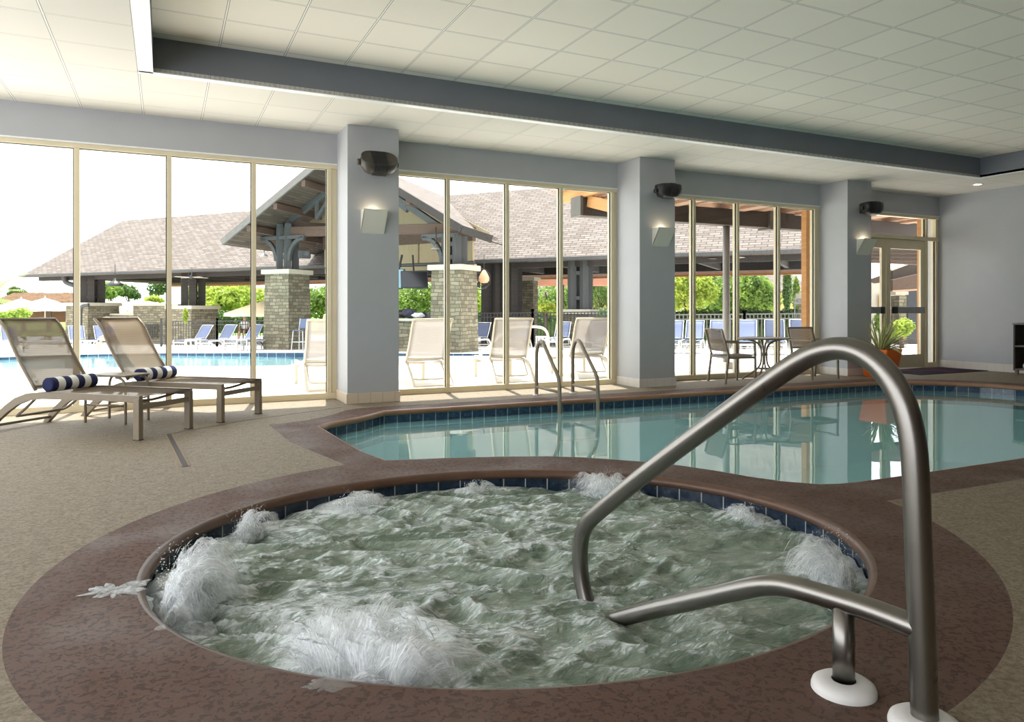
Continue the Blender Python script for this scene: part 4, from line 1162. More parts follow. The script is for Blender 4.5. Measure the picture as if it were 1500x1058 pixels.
# ---- blue loungers across the outdoor pool
FL = make_lounger('x', 'white_metal', 'sling_blue', 'blue loungers across the outdoor pool', top=(1.60, .95))
first = True
def far_lounger(px, py, rz, label):
    global first
    p = op(px, py); r_ = math.radians(rz)
    o = FL if first else dup(FL, (0, 0, 0), 0, label)
    first = False
    place(o, (p.x, p.y, gz(p.y)), r_, label); o.scale = (.88, 1, 1)
base_rot = -math.degrees(TH)
for px, py, rz, lb in (
        (22, 516, 32, 'blue lounger across the outdoor pool at the far left, behind the nearest taupe backrest'),
        (120, 515, 28, 'blue lounger across the pool between the first taupe backrest and the window mullion'),
        (160, 513.5, 30, 'blue lounger across the pool carrying a royal blue towel and a sitting person'),
        (262, 513, -38, 'blue lounger across the pool just right of the second window mullion, before the stone wall'),
        (297, 514, -38, 'blue lounger across the pool before the right end of the stone wall'),
        (337, 514, -38, 'blue lounger across the pool before the iron fence, under the tan umbrella'),
        (365, 513.2, -38, 'blue lounger across the pool partly behind the third window mullion'),
        (391, 511.2, -38, 'blue lounger across the pool half hidden by the left stone pier'),
        (688, 513.6, -36, 'blue lounger under the pavilion right of the middle stone pier'),
        (752, 513, -34, 'blue lounger behind the cream backrest at the left ladder rail'),
        (812, 513, -36, 'blue lounger at the iron fence just left of the right ladder rail'),
        (868, 514, -36, 'blue lounger behind the cream backrest at the right ladder rail'),
        (980, 519, -40, 'blue lounger just right of the middle column'),
        (1012, 519, -40, 'blue lounger second to the right of the middle column'),
        (1050, 520, -40, 'blue lounger right behind the grey steel post'),
        (1093, 521, -40, 'sunlit blue lounger beyond the round table'),
        (1136, 521, -40, 'sunlit blue lounger behind the right mullion of the table window'),
        (1176, 522, -40, 'sunlit blue lounger behind the right armchair')):
    far_lounger(px, py, rz * (.72 if rz < 0 else 1) + base_rot + 10, lb)
# low white cube tables between them
def cube_table(px, py, label, s_=.42):
    p = op(px, py)
    t = thing('side_table', label, 'table', (p.x, p.y, gz(p.y)), -.5, 'low white tables across the pool')
    mb = MB(); mb.box((0, 0, .43), (s_, s_, .05), None, .006); mb.build('table_top', 'white_metal', t)
    for sx in (-1, 1):
        for sy in (-1, 1):
            mb = MB(); mb.box((sx * (s_ / 2 - .03), sy * (s_ / 2 - .03), .205), (.05, .05, .41), None, .004); mb.build('leg', 'white_metal', t)
for px, py, lb in ((112, 517, 'low white table across the pool beside the first window mullion'), (130, 517, 'low white table beside the lounger with the royal blue towel'), (283, 514.5, 'low white table between blue loungers before the stone wall'),
                   (357.5, 515, 'low white table behind the third window mullion'), (793, 511, 'low white table at the iron fence above the left ladder rail'), (892, 514, 'low white table at the right edge of the ladder window')):
    cube_table(px, py, lb)
# ---- royal blue towel on the lounger
mb = MB(); p = op(133, 505)
g = [[None] * 9 for _ in range(9)]
for j in range(9):
    for i in range(9):
        u, w = i / 8 - .5, j / 8 - .5
        g[j][i] = mb.bm.verts.new((u * .55, w * .35, .06 + .10 * noise.noise(Vector((u * 5, w * 6, 3))) - .12 * (u * u + w * w)))
for j in range(8):
    for i in range(8): mb.bm.faces.new((g[j][i], g[j][i + 1], g[j + 1][i + 1], g[j + 1][i])).smooth = True
bmesh.ops.solidify(mb.bm, geom=mb.bm.faces[:], thickness=.03)
o = mb.build('beach_towel', 'blue_towel'); q = at(133, 501, 27.2); o.location = (q.x, q.y, q.z)
tag(o, 'crumpled royal blue towel on a blue lounger across the pool', 'towel')

# ---- outdoor pool hand rail
t0 = op(706, 521)
rail = thing('pool_handrail', 'white tubular handrail of the outdoor pool behind the cream loungers', 'handrail', at(803, 512, 15.5))
o0 = rail.location
pts = [at(x, y, dd) - o0 for x, y, dd in ((690, 533, 17.2), (712, 512, 16.9), (738, 486, 16.5), (748, 479.5, 16.3), (772, 478.5, 15.9), (790, 479, 15.6), (798, 482, 15.5), (802.5, 489, 15.5), (803.5, 500, 15.5))]
pts.append(Vector((pts[-1].x, pts[-1].y, gz(o0.y) - o0.z)))
mb = MB(); mb.tube(smooth_path(pts, 2), .028, 14); mb.build('tube', 'cream_metal', rail)

# ------------------------------------------------------------------ pavilion
PO = op(413, 512)
e1, e2 = (.905, -.425), (.425, .905)                    # along the eaves / away from us (right, depth)
O_lat = (PO.x * CS - PO.y * SN, PO.x * SN + PO.y * CS)
def PV(s_, t_, z): return Wd(O_lat[0] + s_ * e1[0] + t_ * e2[0], O_lat[1] + s_ * e1[1] + t_ * e2[1], z) - Vector((PO.x, PO.y, 0))
def LD(lat, d, z): return Wd(lat, d, z) - Vector((PO.x, PO.y, 0))
E1 = PV(1, 0, 0) - PV(0, 0, 0); E2 = PV(0, 1, 0) - PV(0, 0, 0)
E1.normalize(); E2.normalize()
RPV = Matrix((E1, E2, Vector((0, 0, 1)))).transposed()
pav = thing('pavilion', 'open timber pavilion with shingled roofs and stone piers beyond the pool', 'building', (PO.x, PO.y, 0))
GZ = gz(PO.y)
def quad_slab(pts, th, name, m, par, uvs=None):
    """roof sheet: top face with uv (metres), a thickness below"""
    P = [Vector(p) for p in pts]
    nrm = (P[1] - P[0]).cross(P[2] - P[0]).normalized()
    if nrm.z < 0: P = P[::-1]; nrm = -nrm; uvs = uvs[::-1] if uvs else None
    mb = MB(); lowp = [p - nrm * th for p in P]; n_ = len(P)
    ux = (P[1] - P[0]); ux.z = 0
    u_ax = Vector((nrm.y, -nrm.x, 0)).normalized(); v_ax = nrm.cross(u_ax) * -1
    def uv(p): return ((p - P[0]).dot(u_ax) + 40, (p - P[0]).dot(v_ax) + 40)
    mb.face(P, [uv(p) for p in P]); mb.face(lowp[::-1], [uv(p) for p in lowp[::-1]])
    for i in range(n_):
        j = (i + 1) % n_
        mb.face([P[i], lowp[i], lowp[j], P[j]])
    return mb.build(name, m, par)
ZE, ZR, DM = 3.12, 6.75, 4.85; DB, ZB = 5.4, 2.98                            # eave, ridge, half depth
T0 = 4.2; SLf, SRt = -23.6, 20.5
quad_slab([PV(SLf, T0, ZE), PV(SRt, T0, ZE), PV(SRt, T0 + DM, ZR), PV(SLf + 2.2, T0 + DM, ZR)], .06, 'main_roof', 'shingle', pav)
quad_slab([PV(SLf, T0 + DM + DB, ZB), PV(SLf + 2.2, T0 + DM, ZR), PV(SRt, T0 + DM, ZR), PV(SRt, T0 + DM + DB, ZB)], .06, 'back_roof', 'shingle', pav)
quad_slab([PV(SLf, T0, ZE), PV(SLf + 2.2, T0 + DM, ZR), PV(SLf, T0 + DM + DB, ZB)], .06, 'hip_roof', 'shingle', pav)
quad_slab([PV(SLf + .1, T0 + .1, ZE - .07), PV(SRt, T0 + .1, ZE - .07), PV(SRt, T0 + DM, ZR - .1), PV(SLf + 2.2, T0 + DM, ZR - .1)], .04, 'soffit', 'soffit', pav)
quad_slab([PV(SLf + .1, T0 + DM + DB - .1, ZB - .07), PV(SLf + 2.2, T0 + DM, ZR - .1), PV(SRt, T0 + DM, ZR - .1), PV(SRt, T0 + DM + DB - .1, ZB - .07)], .04, 'soffit', 'soffit_red', pav)
def pbar(a, b, w, h, name, m, par=pav):
    mb = MB(); mb.bar(a, b, w, h, bev=.01); return mb.build(name, m, par)
pbar(PV(SLf, T0 - .06, ZE - .02), PV(SRt, T0 - .06, ZE - .02), .12, .13, 'gutter', 'grey_timber')
pbar(PV(SLf, T0 + DM + DB, ZB - .1), PV(SRt, T0 + DM + DB, ZB - .1), .1, .2, 'back_eave_board', 'orange_timber')
pbar(PV(SLf + .7, T0 + .75, ZE - .12), PV(SRt, T0 + .75, ZE - .12), .28, .34, 'eave_beam', 'dark_wood')
pbar(PV(SLf + 2, T0 + DM, ZE + .25), PV(SRt, T0 + DM, ZE + .25), .3, .45, 'ridge_beam', 'dark_wood')
pbar(PV(SLf + .7, T0 + DM + DB - .75, ZB + .25), PV(SRt, T0 + DM + DB - .75, ZB + .25), .3, .5, 'back_beam', 'dark_wood')
for s_ in [SLf + 2 + i * 3.0 for i in range(15)]:
    pbar(PV(s_, T0 + .5, ZE + .1), PV(s_, T0 + 2 * DM - .5, ZE + .1), .16, .36, 'tie_beam', 'dark_wood')
# gable over the entrance
AP = (-6.21, 24.95, 6.72); LT = (-10.98, 27.38, 3.80); RT = (-.61, 22.1, 3.40); RM = (-1.55, 22.45, 3.74)
gd = (.262, .965)
def back(p, q): return LD(p[0] + gd[0] * q, p[1] + gd[1] * q, p[2])
def lf(p): return LD(*p)
quad_slab([lf(LT), lf(AP), back(AP, 11.2), back(LT, 9.4)], .1, 'gable_roof', 'shingle', pav)
quad_slab([lf(AP), lf(RM), back(RM, 1.4), back(AP, 11.0)], .1, 'gable_roof', 'shingle', pav)
quad_slab([lf(RM), lf(RT), back(RT, .7), back(RM, 1.4)], .1, 'gable_roof', 'shingle', pav)
def dn(p, k): return (p[0], p[1], p[2] - k)
for a, b in ((LT, AP), (AP, RM), (RM, RT)):
    pbar(lf(dn(a, .1)), lf(dn(b, .1)), .08, .24, 'rake_board', 'dark_wood' if a != LT else 'rake_grey')
    quad_slab([lf(dn(a, .16)), lf(dn(b, .16)), back(dn(b, .16), 5.5 if b == AP else 1.2), back(dn(a, .16), 5.5 if a != RM else 1.2)], .04, 'gable_soffit', 'soffit', pav)
# purlins under the gable's overhang, seen from below
for k in (.25, .5, .75):
    for a, b in ((LT, AP), (AP, RT)):
        q = tuple(a[i] + (b[i] - a[i]) * k for i in range(3)); pbar(back(dn(q, .36), .05), back(dn(q, .36), 6.0 if b == AP else 5.0 * (1 - k)), .16, .24, 'purlin', 'brown_wood')
# stone piers with caps and timber post clusters
def stone_pier(base, w, top, taper=.92, cap=True, mat_='stone', name='stone_pier', d_=None):
    mb = MB(); d_ = d_ or w
    z0 = gz((Vector((PO.x, PO.y, 0)) + base).y) - .02
    def cr(k, z): return [base + E1 * (sx * w / 2 * k) + E2 * (sy * d_ / 2 * k) + Vector((0, 0, z - base.z)) for sx, sy in ((-1, -1), (1, -1), (1, 1), (-1, 1))]
    A, B = cr(1, z0), cr(taper, top)
    for i in range(4):
        j = (i + 1) % 4; L_ = (A[j] - A[i]).length; u0 = i * 3.1
        mb.face([A[i], A[j], B[j], B[i]], [(u0, z0), (u0 + L_, z0), (u0 + L_, top), (u0, top)])
    mb.face(B)
    p_ = mb.build(name, mat_, pav)
    if cap:
        c_ = MB(); c_.box(base + Vector((0, 0, top - base.z + .09)), (w * taper + .22, d_ * taper + .22, .18), RPV, .02); c_.build('cap', 'cap_stone', p_)
    return p_
def post_cluster(base, z0, z1, gap=.34, w=.2, m='grey_timber', n=2):
    for i in range(n):
        for j in range(n):
            o_ = base + E1 * ((i - (n - 1) / 2) * gap) + E2 * ((j - (n - 1) / 2) * gap)
            pbar(Vector((o_.x, o_.y, z0)), Vector((o_.x, o_.y, z1)), w, w, 'post', m)
    for k in (.28, .72):
        mb = MB(); mb.box(Vector((base.x, base.y, z0 + (z1 - z0) * k)), (gap, gap, .14), RPV); mb.build('post_block', m, pav)
P1 = PV(.05, .25, 0); P2v = op(659, 516) - Vector((PO.x, PO.y, 0)); P2v.z = 0; P2v += E2 * .3
stone_pier(P1, 1.28, 2.52); stone_pier(P2v, 1.2, 2.45)
post_cluster(P1, 2.7, 4.5, .42, .24); post_cluster(P2v, 2.62, 3.62, .42, .24)
for Pp, sg0, zb in ((P1, (-1, 1), 3.95), (P2v, (-1,), 3.62)):                                     # curved knee braces
    for sg in sg0:
        mb = MB()
        pts = [Pp + E1 * (sg * (.32 + .75 * (1 - math.cos(a)))) + E2 * -.25 + Vector((0, 0, zb - .9 + .85 * math.sin(a))) for a in [PI / 2 * i / 6 for i in range(7)]]
        for a, b in zip(pts, pts[1:]): mb.bar(a, b, .14, .14, up=E2)
        mb.build('knee_brace', 'grey_timber', pav)
    pbar(Pp + E1 * -1.1 + E2 * -.25 + Vector((0, 0, zb)), Pp + E1 * (1.1 if zb > 3.7 else .3) + E2 * -.25 + Vector((0, 0, zb)), .14, .14, 'bolster_beam', 'grey_timber')
mid = (P1 + P2v) / 2
pbar(P1 + E1 * -.2 + Vector((0, 0, 4.2)), P2v + E1 * .2 + Vector((0, 0, 3.85)), .34, .36, 'portal_beam', 'brown_wood')
# gable truss
for k, sg in ((0, -1), (1, 1)):
    root_ = (P1 + Vector((0, 0, 4.55))) if sg < 0 else (P2v + Vector((0, 0, 3.6))); apx = LD(AP[0] + gd[0] * 1.7, AP[1] + gd[1] * 1.7, AP[2] - .45)
    pbar(root_, apx, .18, .22, 'truss_rafter', 'grey_timber')
    q = root_.lerp(apx, .45); base_ = Vector((q.x, q.y, 4.6)); pbar(base_, q, .14, .14, 'truss_strut', 'grey_timber')
    pbar(base_, root_.lerp(apx, .78), .13, .13, 'truss_strut', 'grey_timber')
apx = LD(AP[0] + gd[0] * 1.7, AP[1] + gd[1] * 1.7, AP[2] - .4); pbar(Vector((apx.x, apx.y, 4.5)), apx, .16, .16, 'king_post', 'grey_timber')
# boarded gable end and the beige header panel inside
mb = MB(); bb = 3.2
tri = [back(dn(LT, -.55), bb) , back(dn(RM, -.1), bb), back(dn(AP, .25), bb)]
tri[0] = back((LT[0] + 1.6, LT[1] - .8, 4.75), bb)
mb.prism(tri, E2 * .06); mb.build('gable_boards', 'beige_board', pav)
n_p = 6
A_, B_ = P1 + E2 * 1.6 + E1 * .5, P2v + E2 * 1.6 - E1 * .1
for i in range(n_p):
    a, b = A_.lerp(B_, (i + .03) / n_p), A_.lerp(B_, (i + .97) / n_p)
    mb = MB(); mb.bar(Vector((a.x, a.y, 3.25)), Vector((b.x, b.y, 3.25)), .1, .72, up=(0, 0, 1)); mb.build('header_panel', 'beige_board', pav)
pbar(Vector((A_.x, A_.y, 2.83)), Vector((B_.x, B_.y, 2.83)), .14, .08, 'header_rail', 'iron')
pbar(Vector((A_.x, A_.y, 2.70)) + E2 * .1, Vector((B_.x, B_.y, 2.70)) + E2 * .1, .16, .16, 'header_rail', 'beige_board')
pbar(Vector((A_.x, A_.y, 3.85)), Vector((B_.x, B_.y, 3.85)), .2, .5, 'inner_beam', 'brown_wood')

# posts and stone bases along the eave, placed from left to right
def base_at(px, py, extra=0.0):
    p = op(px, py); return Vector((p.x - PO.x, p.y - PO.y, 0)) + E2 * extra
def on_line(px, t_):                                    # spot on the line t_ metres behind the piers
    u = (px - CX) / F
    s_ = (u * (O_lat[1] + t_ * e2[1]) - O_lat[0] - t_ * e2[0]) / (e1[0] - u * e1[1])
    return PV(s_, t_, 0)
def eave_support(px, wall_px=None, top=2.0, py=509.5, w=2.0, n=2, m='dark_wood', gap=.5, pw=.28, stone=True):
    b = on_line(px, T0 + .9)
    if stone: stone_pier(b, w, top, .98, True)
    post_cluster(b, top if stone else gz((Vector((PO.x, PO.y, 0)) + b).y), 3.2, gap, pw, m, n)
eave_support(136, top=1.36, w=1.9, gap=.62, pw=.34, m='dark_wood')
eave_support(283, top=1.18, w=1.7, gap=.58, pw=.34)
eave_support(725, py=507.5, stone=False, gap=.5, pw=.36)
eave_support(748, py=506, stone=False, gap=.42, pw=.3)
stone_pier(on_line(776, T0 + 7.5), .62, 2.6, 1)
eave_support(850, top=.98, w=1.0, gap=.5, pw=.26, m='grey_timber')
# long low stone walls of the bar
def stone_wall(pxa, pxb, py, top, dep, cap=True):
    a, b = on_line(pxa, T0 + 1.3), on_line(pxb, T0 + 1.3)
    if top < .8: a, b = base_at(pxa, py), base_at(pxb, py)
    mb = MB(); d_ = (b - a).normalized(); nn = Vector((-d_.y, d_.x, 0)); L_ = (b - a).length
    z0 = -.6
    q = [a, b, b + nn * dep, a + nn * dep]
    for i in range(4):
        j = (i + 1) % 4; l_ = (q[j] - q[i]).length
        mb.face([q[i] + Vector((0, 0, z0)), q[j] + Vector((0, 0, z0)), q[j] + Vector((0, 0, top)), q[i] + Vector((0, 0, top))], [(i * 20.3, z0), (i * 20.3 + l_, z0), (i * 20.3 + l_, top), (i * 20.3, top)])
    mb.face([p_ + Vector((0, 0, top)) for p_ in q])
    o_ = mb.build('stone_wall', 'stone', pav)
    if cap:
        c_ = MB(); c_.bar(a + nn * dep / 2 + Vector((0, 0, top + .05)), b + nn * dep / 2 + Vector((0, 0, top + .05)), dep + .12, .1, up=(0, 0, 1)); c_.build('cap', 'cap_stone', o_)
stone_wall(195, 262, 509, 1.36, .6)
stone_wall(152, 197, 508.6, .84, .6)
stone_wall(566, 612, 515, .76, .6, False)
mb = MB(); a, b = base_at(566, 515), base_at(614, 515); mb.bar(a + E2 * .3 + Vector((0, 0, .80)), b + E2 * .3 + Vector((0, 0, .80)), .9, .08); mb.build('bar_counter', 'concrete', pav)
# louvred panel low on the stone wall
mb = MB(); a = on_line(210, T0 + 1.15)
for i in range(7): mb.bar(a + E1 * (.18 * i) + Vector((0, 0, -.35)), a + E1 * (.18 * i) + Vector((0, 0, .35)), .05, .05)
for z in (-.3, .1, .35): mb.bar(a + Vector((0, 0, z)), a + E1 * 1.1 + Vector((0, 0, z)), .05, .05)
mb.build('iron_lattice', 'iron', pav)
# downpipe at the left end
mb = MB(); c0 = base_at(113, 508); zs = [(0, 3.0), (.1, 2.75), (.6, 2.6), (1.6, 2.35), (1.9, 2.2)]
mb.tube(smooth_path([at(94, 404, 41) - pav.location, at(95, 413, 41) - pav.location, at(104, 417, 41) - pav.location, at(121, 421, 41) - pav.location], 2), .14, 8)
mb.tube(smooth_path([at(130, 447, 38) - pav.location, at(122, 447.5, 38) - pav.location, at(118, 451, 38) - pav.location, at(117.5, 460, 38) - pav.location, at(117.5, 508, 38) - pav.location], 2), .10, 8)
mb.build('downpipe', 'grey_timber', pav)

# ---- things in the pavilion
def hung_lamp(px, py, d, label, s_=1.0, rod=1.2, m='iron'):
    p = at(px, py, d); t = thing('pendant_lamp', label, 'lamp', p, 0, 'bell pendant lamps of the pavilion')
    mb = MB(); mb.lathe([(.40 * s_, 0), (.41 * s_, .02), (.36 * s_, .12 * s_), (.22 * s_, .24 * s_), (.08 * s_, .30 * s_), (.06 * s_, .42 * s_), (0, .44 * s_)], seg=24); mb.build('shade', m, t)
    mb = MB(); mb.tube([(0, 0, .4 * s_), (0, 0, .4 * s_ + rod)], .018, 6); mb.build('rod', 'iron', t)
hung_lamp(168.5, 419, 38, 'black bell pendant lamp hanging under the left end of the pavilion roof', .95, .8)
hung_lamp(638.5, 366, 24.2, 'bell pendant lamp beside the knee brace of the middle stone pier', .42, .6, 'post_grey')
hung_lamp(387, 376, 30, 'white edged pendant lamp left of the left pier posts', .38, 1.0, 'white_metal')
def fan(px, py, d, label, rz):
    p = at(px, py, d); t = thing('ceiling_fan', label, 'fan', p, rz, 'ceiling fans of the pavilion')
    mb = MB(); mb.lathe([(0, -.06), (.1, -.06), (.13, .02), (.08, .12), (.03, .14), (.03, .5), (0, .5)], seg=16); mb.build('motor', 'iron', t)
    for i in range(4):
        a = PI / 2 * i; mb = MB(); c_, s__ = math.cos(a), math.sin(a)
        mb.prism([(c_ * .15 - s__ * .06, s__ * .15 + c_ * .06, 0), (c_ * .85 - s__ * .09, s__ * .85 + c_ * .09, 0), (c_ * .85 + s__ * .09, s__ * .85 - c_ * .09, .02), (c_ * .15 + s__ * .06, s__ * .15 - c_ * .06, .02)], (0, 0, .012)); mb.build('blade', 'pale_stucco', t)
fan(850, 388.5, 30, 'pale bladed ceiling fan seen in the ladder window', .2)
fan(281, 407, 36, 'pale bladed ceiling fan over the stone bar at the left', .5)
fan(1072, 380, 26, 'pale bladed ceiling fan seen beside the grey steel post', -.3)
# televisions
def tv(px, py, d, w, h, rz, label, m='screen'):
    p = at(px, py, d); t = thing('television', label, 'television', p, rz, 'televisions over the pavilion bar')
    R_ = Matrix.Rotation(math.radians(-14), 3, 'X')
    mb = MB(); mb.box((0, 0, 0), (w, .09, h), R_, .01); mb.build('cabinet', 'iron', t)
    mb = MB(); mb.box(R_ @ Vector((0, -.05, 0)), (w - .06, .012, h - .06), R_); mb.build('screen', m, t)
    mb = MB(); mb.bar((0, .05, 0), (0, .5, .9), .06, .06); mb.build('arm', 'iron', t)
M['screen_blue'] = mat('bluish_screen', (.16, .30, .36), .2)
tv(607, 410, 25.5, .95, .62, TH * -1 + .25, 'dark television hanging left of the middle stone pier')
tv(580, 409, 26, .62, .74, TH * -1 - .3, 'bluish television at the right edge of the nearest column', 'screen_blue')
# small loudspeaker on the left pier's posts
p = at(446, 372.5, 27.8); t = thing('post_speaker', 'small dark loudspeaker on the posts of the left stone pier', 'speaker', p, -.2)
mb = MB(); mb.box((0, 0, 0), (.46, .3, .32), None, .04); mb.build('housing', 'iron', t)
mb = MB(); mb.lathe([(0, 0), (.1, 0), (.12, .02)], (0, 0, 0), 16)
for v in mb.bm.verts: v.co = Vector((v.co.x + .04, -.152 - v.co.z, v.co.y))
mb.build('cone', 'grey_timber', t)
# wall fan
p = at(703, 409, 27); t = thing('wall_fan', 'black caged wall fan on the dark posts right of the middle pier', 'fan', p, -.3)
mb = MB()
for r_ in (.12, .24, .36, .40): mb.tube([(r_ * math.cos(2 * PI * i / 28), -.08 + (.4 - r_) * -.2, r_ * math.sin(2 * PI * i / 28)) for i in range(28)], .012, 6, closed=True)
for i in range(16): mb.tube([(0, -.16, 0), (.4 * math.cos(PI * i / 8), -.08, .4 * math.sin(PI * i / 8))], .008, 5)
mb.build('cage', 'iron', t)
for i in range(3):
    a = 2 * PI * i / 3; mb = MB(); mb.prism([(.04 * math.cos(a + 1), -.06, .04 * math.sin(a + 1)), (.34 * math.cos(a + .5), -.05, .34 * math.sin(a + .5)), (.34 * math.cos(a - .3), -.08, .34 * math.sin(a - .3))], (0, .012, 0)); mb.build('blade', 'iron', t)
mb = MB(); mb.tube([(0, -.05, 0), (0, .12, 0), (.1, .22, -.05), (.3, .25, -.1)], .04, 8); mb.build('motor_arm', 'iron', t)
M['peach'] = mottled('peach_lamp_glass', (.72, .36, .20), (.78, .42, .25), 8, .4, .02)
p = at(709, 406, 26); t = thing('lantern', 'peach coloured teardrop lantern before the black wall fan', 'lamp', p)
mb = MB(); mb.lathe([(0, -.22), (.12, -.21), (.19, -.12), (.19, -.02), (.12, .13), (.05, .24), (0, .26)], seg=20); mb.build('globe', 'peach', t)
mb = MB(); mb.tube([(0, 0, .24), (0, 0, .8)], .012, 6); mb.build('cord', 'iron', t)
# bar stool by the left pier
p = op(441, 513.5); t = thing('bar_stool', 'tall blue bar stool beside the left stone pier', 'stool', (p.x, p.y, gz(p.y)), -.75)
for sx in (-1, 1):
    for sy in (-1, 1):
        mb = MB(); mb.bar((.25 * sx, .25 * sy, 0), (.2 * sx, .2 * sy, .72), .03, .03, up=(1, 0, 0)); mb.build('leg', 'white_metal', t)
mb = MB()
for sx in (-1, 1): mb.bar((.235 * sx, -.235, .32), (.235 * sx, .235, .32), .025, .025); mb.bar((-.235, .235 * sx, .32), (.235, .235 * sx, .32), .025, .025)
mb.build('foot_ring', 'white_metal', t)
mb = MB(); mb.box((0, 0, .74), (.44, .44, .03), None, .008); mb.build('seat', 'sling_blue', t)
mb = MB(); mb.prism([(-.22, .2, .82), (.22, .2, .82), (.23, .3, 1.17), (-.23, .3, 1.17)], (0, .012, 0)); mb.build('backrest', 'sling_blue', t)
mb = MB(); mb.bar((-.22, .2, .74), (-.235, .31, 1.18), .03, .03, up=(1, 0, 0)); mb.bar((.22, .2, .74), (.235, .31, 1.18), .03, .03, up=(1, 0, 0)); mb.build('back_frame', 'white_metal', t)
# bin and bags on the bar counter
p = op(622, 513); p = at(622, 462, 26.5); t = thing('trash_bin', 'black bin with a domed lid behind the pavilion bar', 'bin', (p.x, p.y, gz(p.y)), 0)
mb = MB(); mb.box((0, 0, .55), (.5, .5, 1.1), None, .04); mb.build('body', 'black_plastic', t)
mb = MB(); mb.lathe([(.28, 1.1), (.28, 1.2), (.2, 1.32), (.08, 1.38), (0, 1.39)], seg=20); mb.build('lid', 'black_plastic', t)
mb = MB(); mb.box((0, -.255, .92), (.22, .015, .08), None, .005); mb.build('label_plate', 'white_plastic', t)
cnt = base_at(566, 515) + E2 * .3 + pav.location; cnt2 = base_at(614, 515) + E2 * .3 + pav.location
for k, sz, m_, lb, nm, ct in ((.30, (.26, .16, .14), 'black_plastic', 'dark bag lying on the pavilion bar beside the nearest column', 'bag', 'bag'), (.56, (.26, .16, .16), 'shorts', 'navy bag with a pale strap on the pavilion bar', 'bag', 'bag'), (.82, (.22, .14, .09), 'towel', 'heap of white towel on the pavilion bar', 'hand_towel', 'towel')):
    q = cnt.lerp(cnt2, k); mb = MB(); mb.ico((0, 0, sz[2] * .98), 1, 3, sz, .35, 2.2, int(k * 50))
    o = mb.build(nm, m_); o.location = (q.x, q.y, .862); tag(o, lb, ct)

# ---- fences
def fence(pts, h, label, m, step=.13, grp=None):
    P = []
    for px, py, d_ in pts:
        p = at(px, py, d_); p.z = gz(p.y); P.append(p)
    t = thing('picket_fence', label, 'fence', P[0], 0, 'picket fences beyond the pool')
    pk = MB(); rl = MB()
    for a, b in zip(P, P[1:]):
        L_ = (b - a).length; n_ = max(2, int(L_ / step)); d_ = (b - a).normalized()
        for i in range(n_):
            q = a.lerp(b, (i + .5) / n_) - P[0]
            pk.bar(q + Vector((0, 0, .04)), q + Vector((0, 0, h)), .026, .026)
        for z in (.14, h - .18, h - .02): rl.bar(a - P[0] + Vector((0, 0, z)), b - P[0] + Vector((0, 0, z)), .035, .04)
        k = max(1, round(L_ / 2.4))
        for i in range(k + 1):
            q = a.lerp(b, i / k) - P[0]; pm = MB(); pm.bar(q, q + Vector((0, 0, h + .08)), .08, .08); pm.box(q + Vector((0, 0, h + .1)), (.11, .11, .04)); pm.build('fence_post', m, t)
    pk.build('picket_panel', m, t); rl.build('rail', m, t)
fence([(236, 470, 33), (318, 470, 32.5), (402, 470, 31.5)], 1.17, 'black iron picket fence behind the blue loungers, left of the stone piers', 'iron')
fence([(664, 462, 28.5), (780, 462, 28), (905, 462, 27)], 1.36, 'black iron picket fence behind the pool ladder window', 'iron')
fence([(975, 459, 24.5), (1090, 459, 24.5), (1215, 457, 24.5)], 1.2, 'grey picket fence behind the sunlit loungers at the table window', 'grey_iron')

# ---- trees
def crown(mb, c, rx, ry, rz, n, size, R, hollow=.45):
    for _ in range(n):
        while True:
            v = Vector((R.uniform(-1, 1), R.uniform(-1, 1), R.uniform(-1, 1)))
            l_ = v.length
            if hollow < l_ < 1: break
        k = 1 + .28 * noise.noise(v.normalized() * 2.3 + Vector((rx, ry, 0)))
        p = Vector((c[0] + v.x * rx * k, c[1] + v.y * ry * k, c[2] + v.z * rz * k))
        s_ = size * R.uniform(.6, 1.3)
        nn = (v.normalized() * .6 + Vector((R.uniform(-1, 1), R.uniform(-1, 1), R.uniform(-.3, 1)))).normalized()
        x = nn.orthogonal().normalized(); x = Matrix.Rotation(R.uniform(0, 6.28), 3, nn) @ x; y = nn.cross(x)
        a_ = p - x * s_ * .5; b_ = p + x * s_ * .5
        mb.face([a_, p - y * s_ * .26 + nn * s_ * .06, b_, p + y * s_ * .26 + nn * s_ * .06])
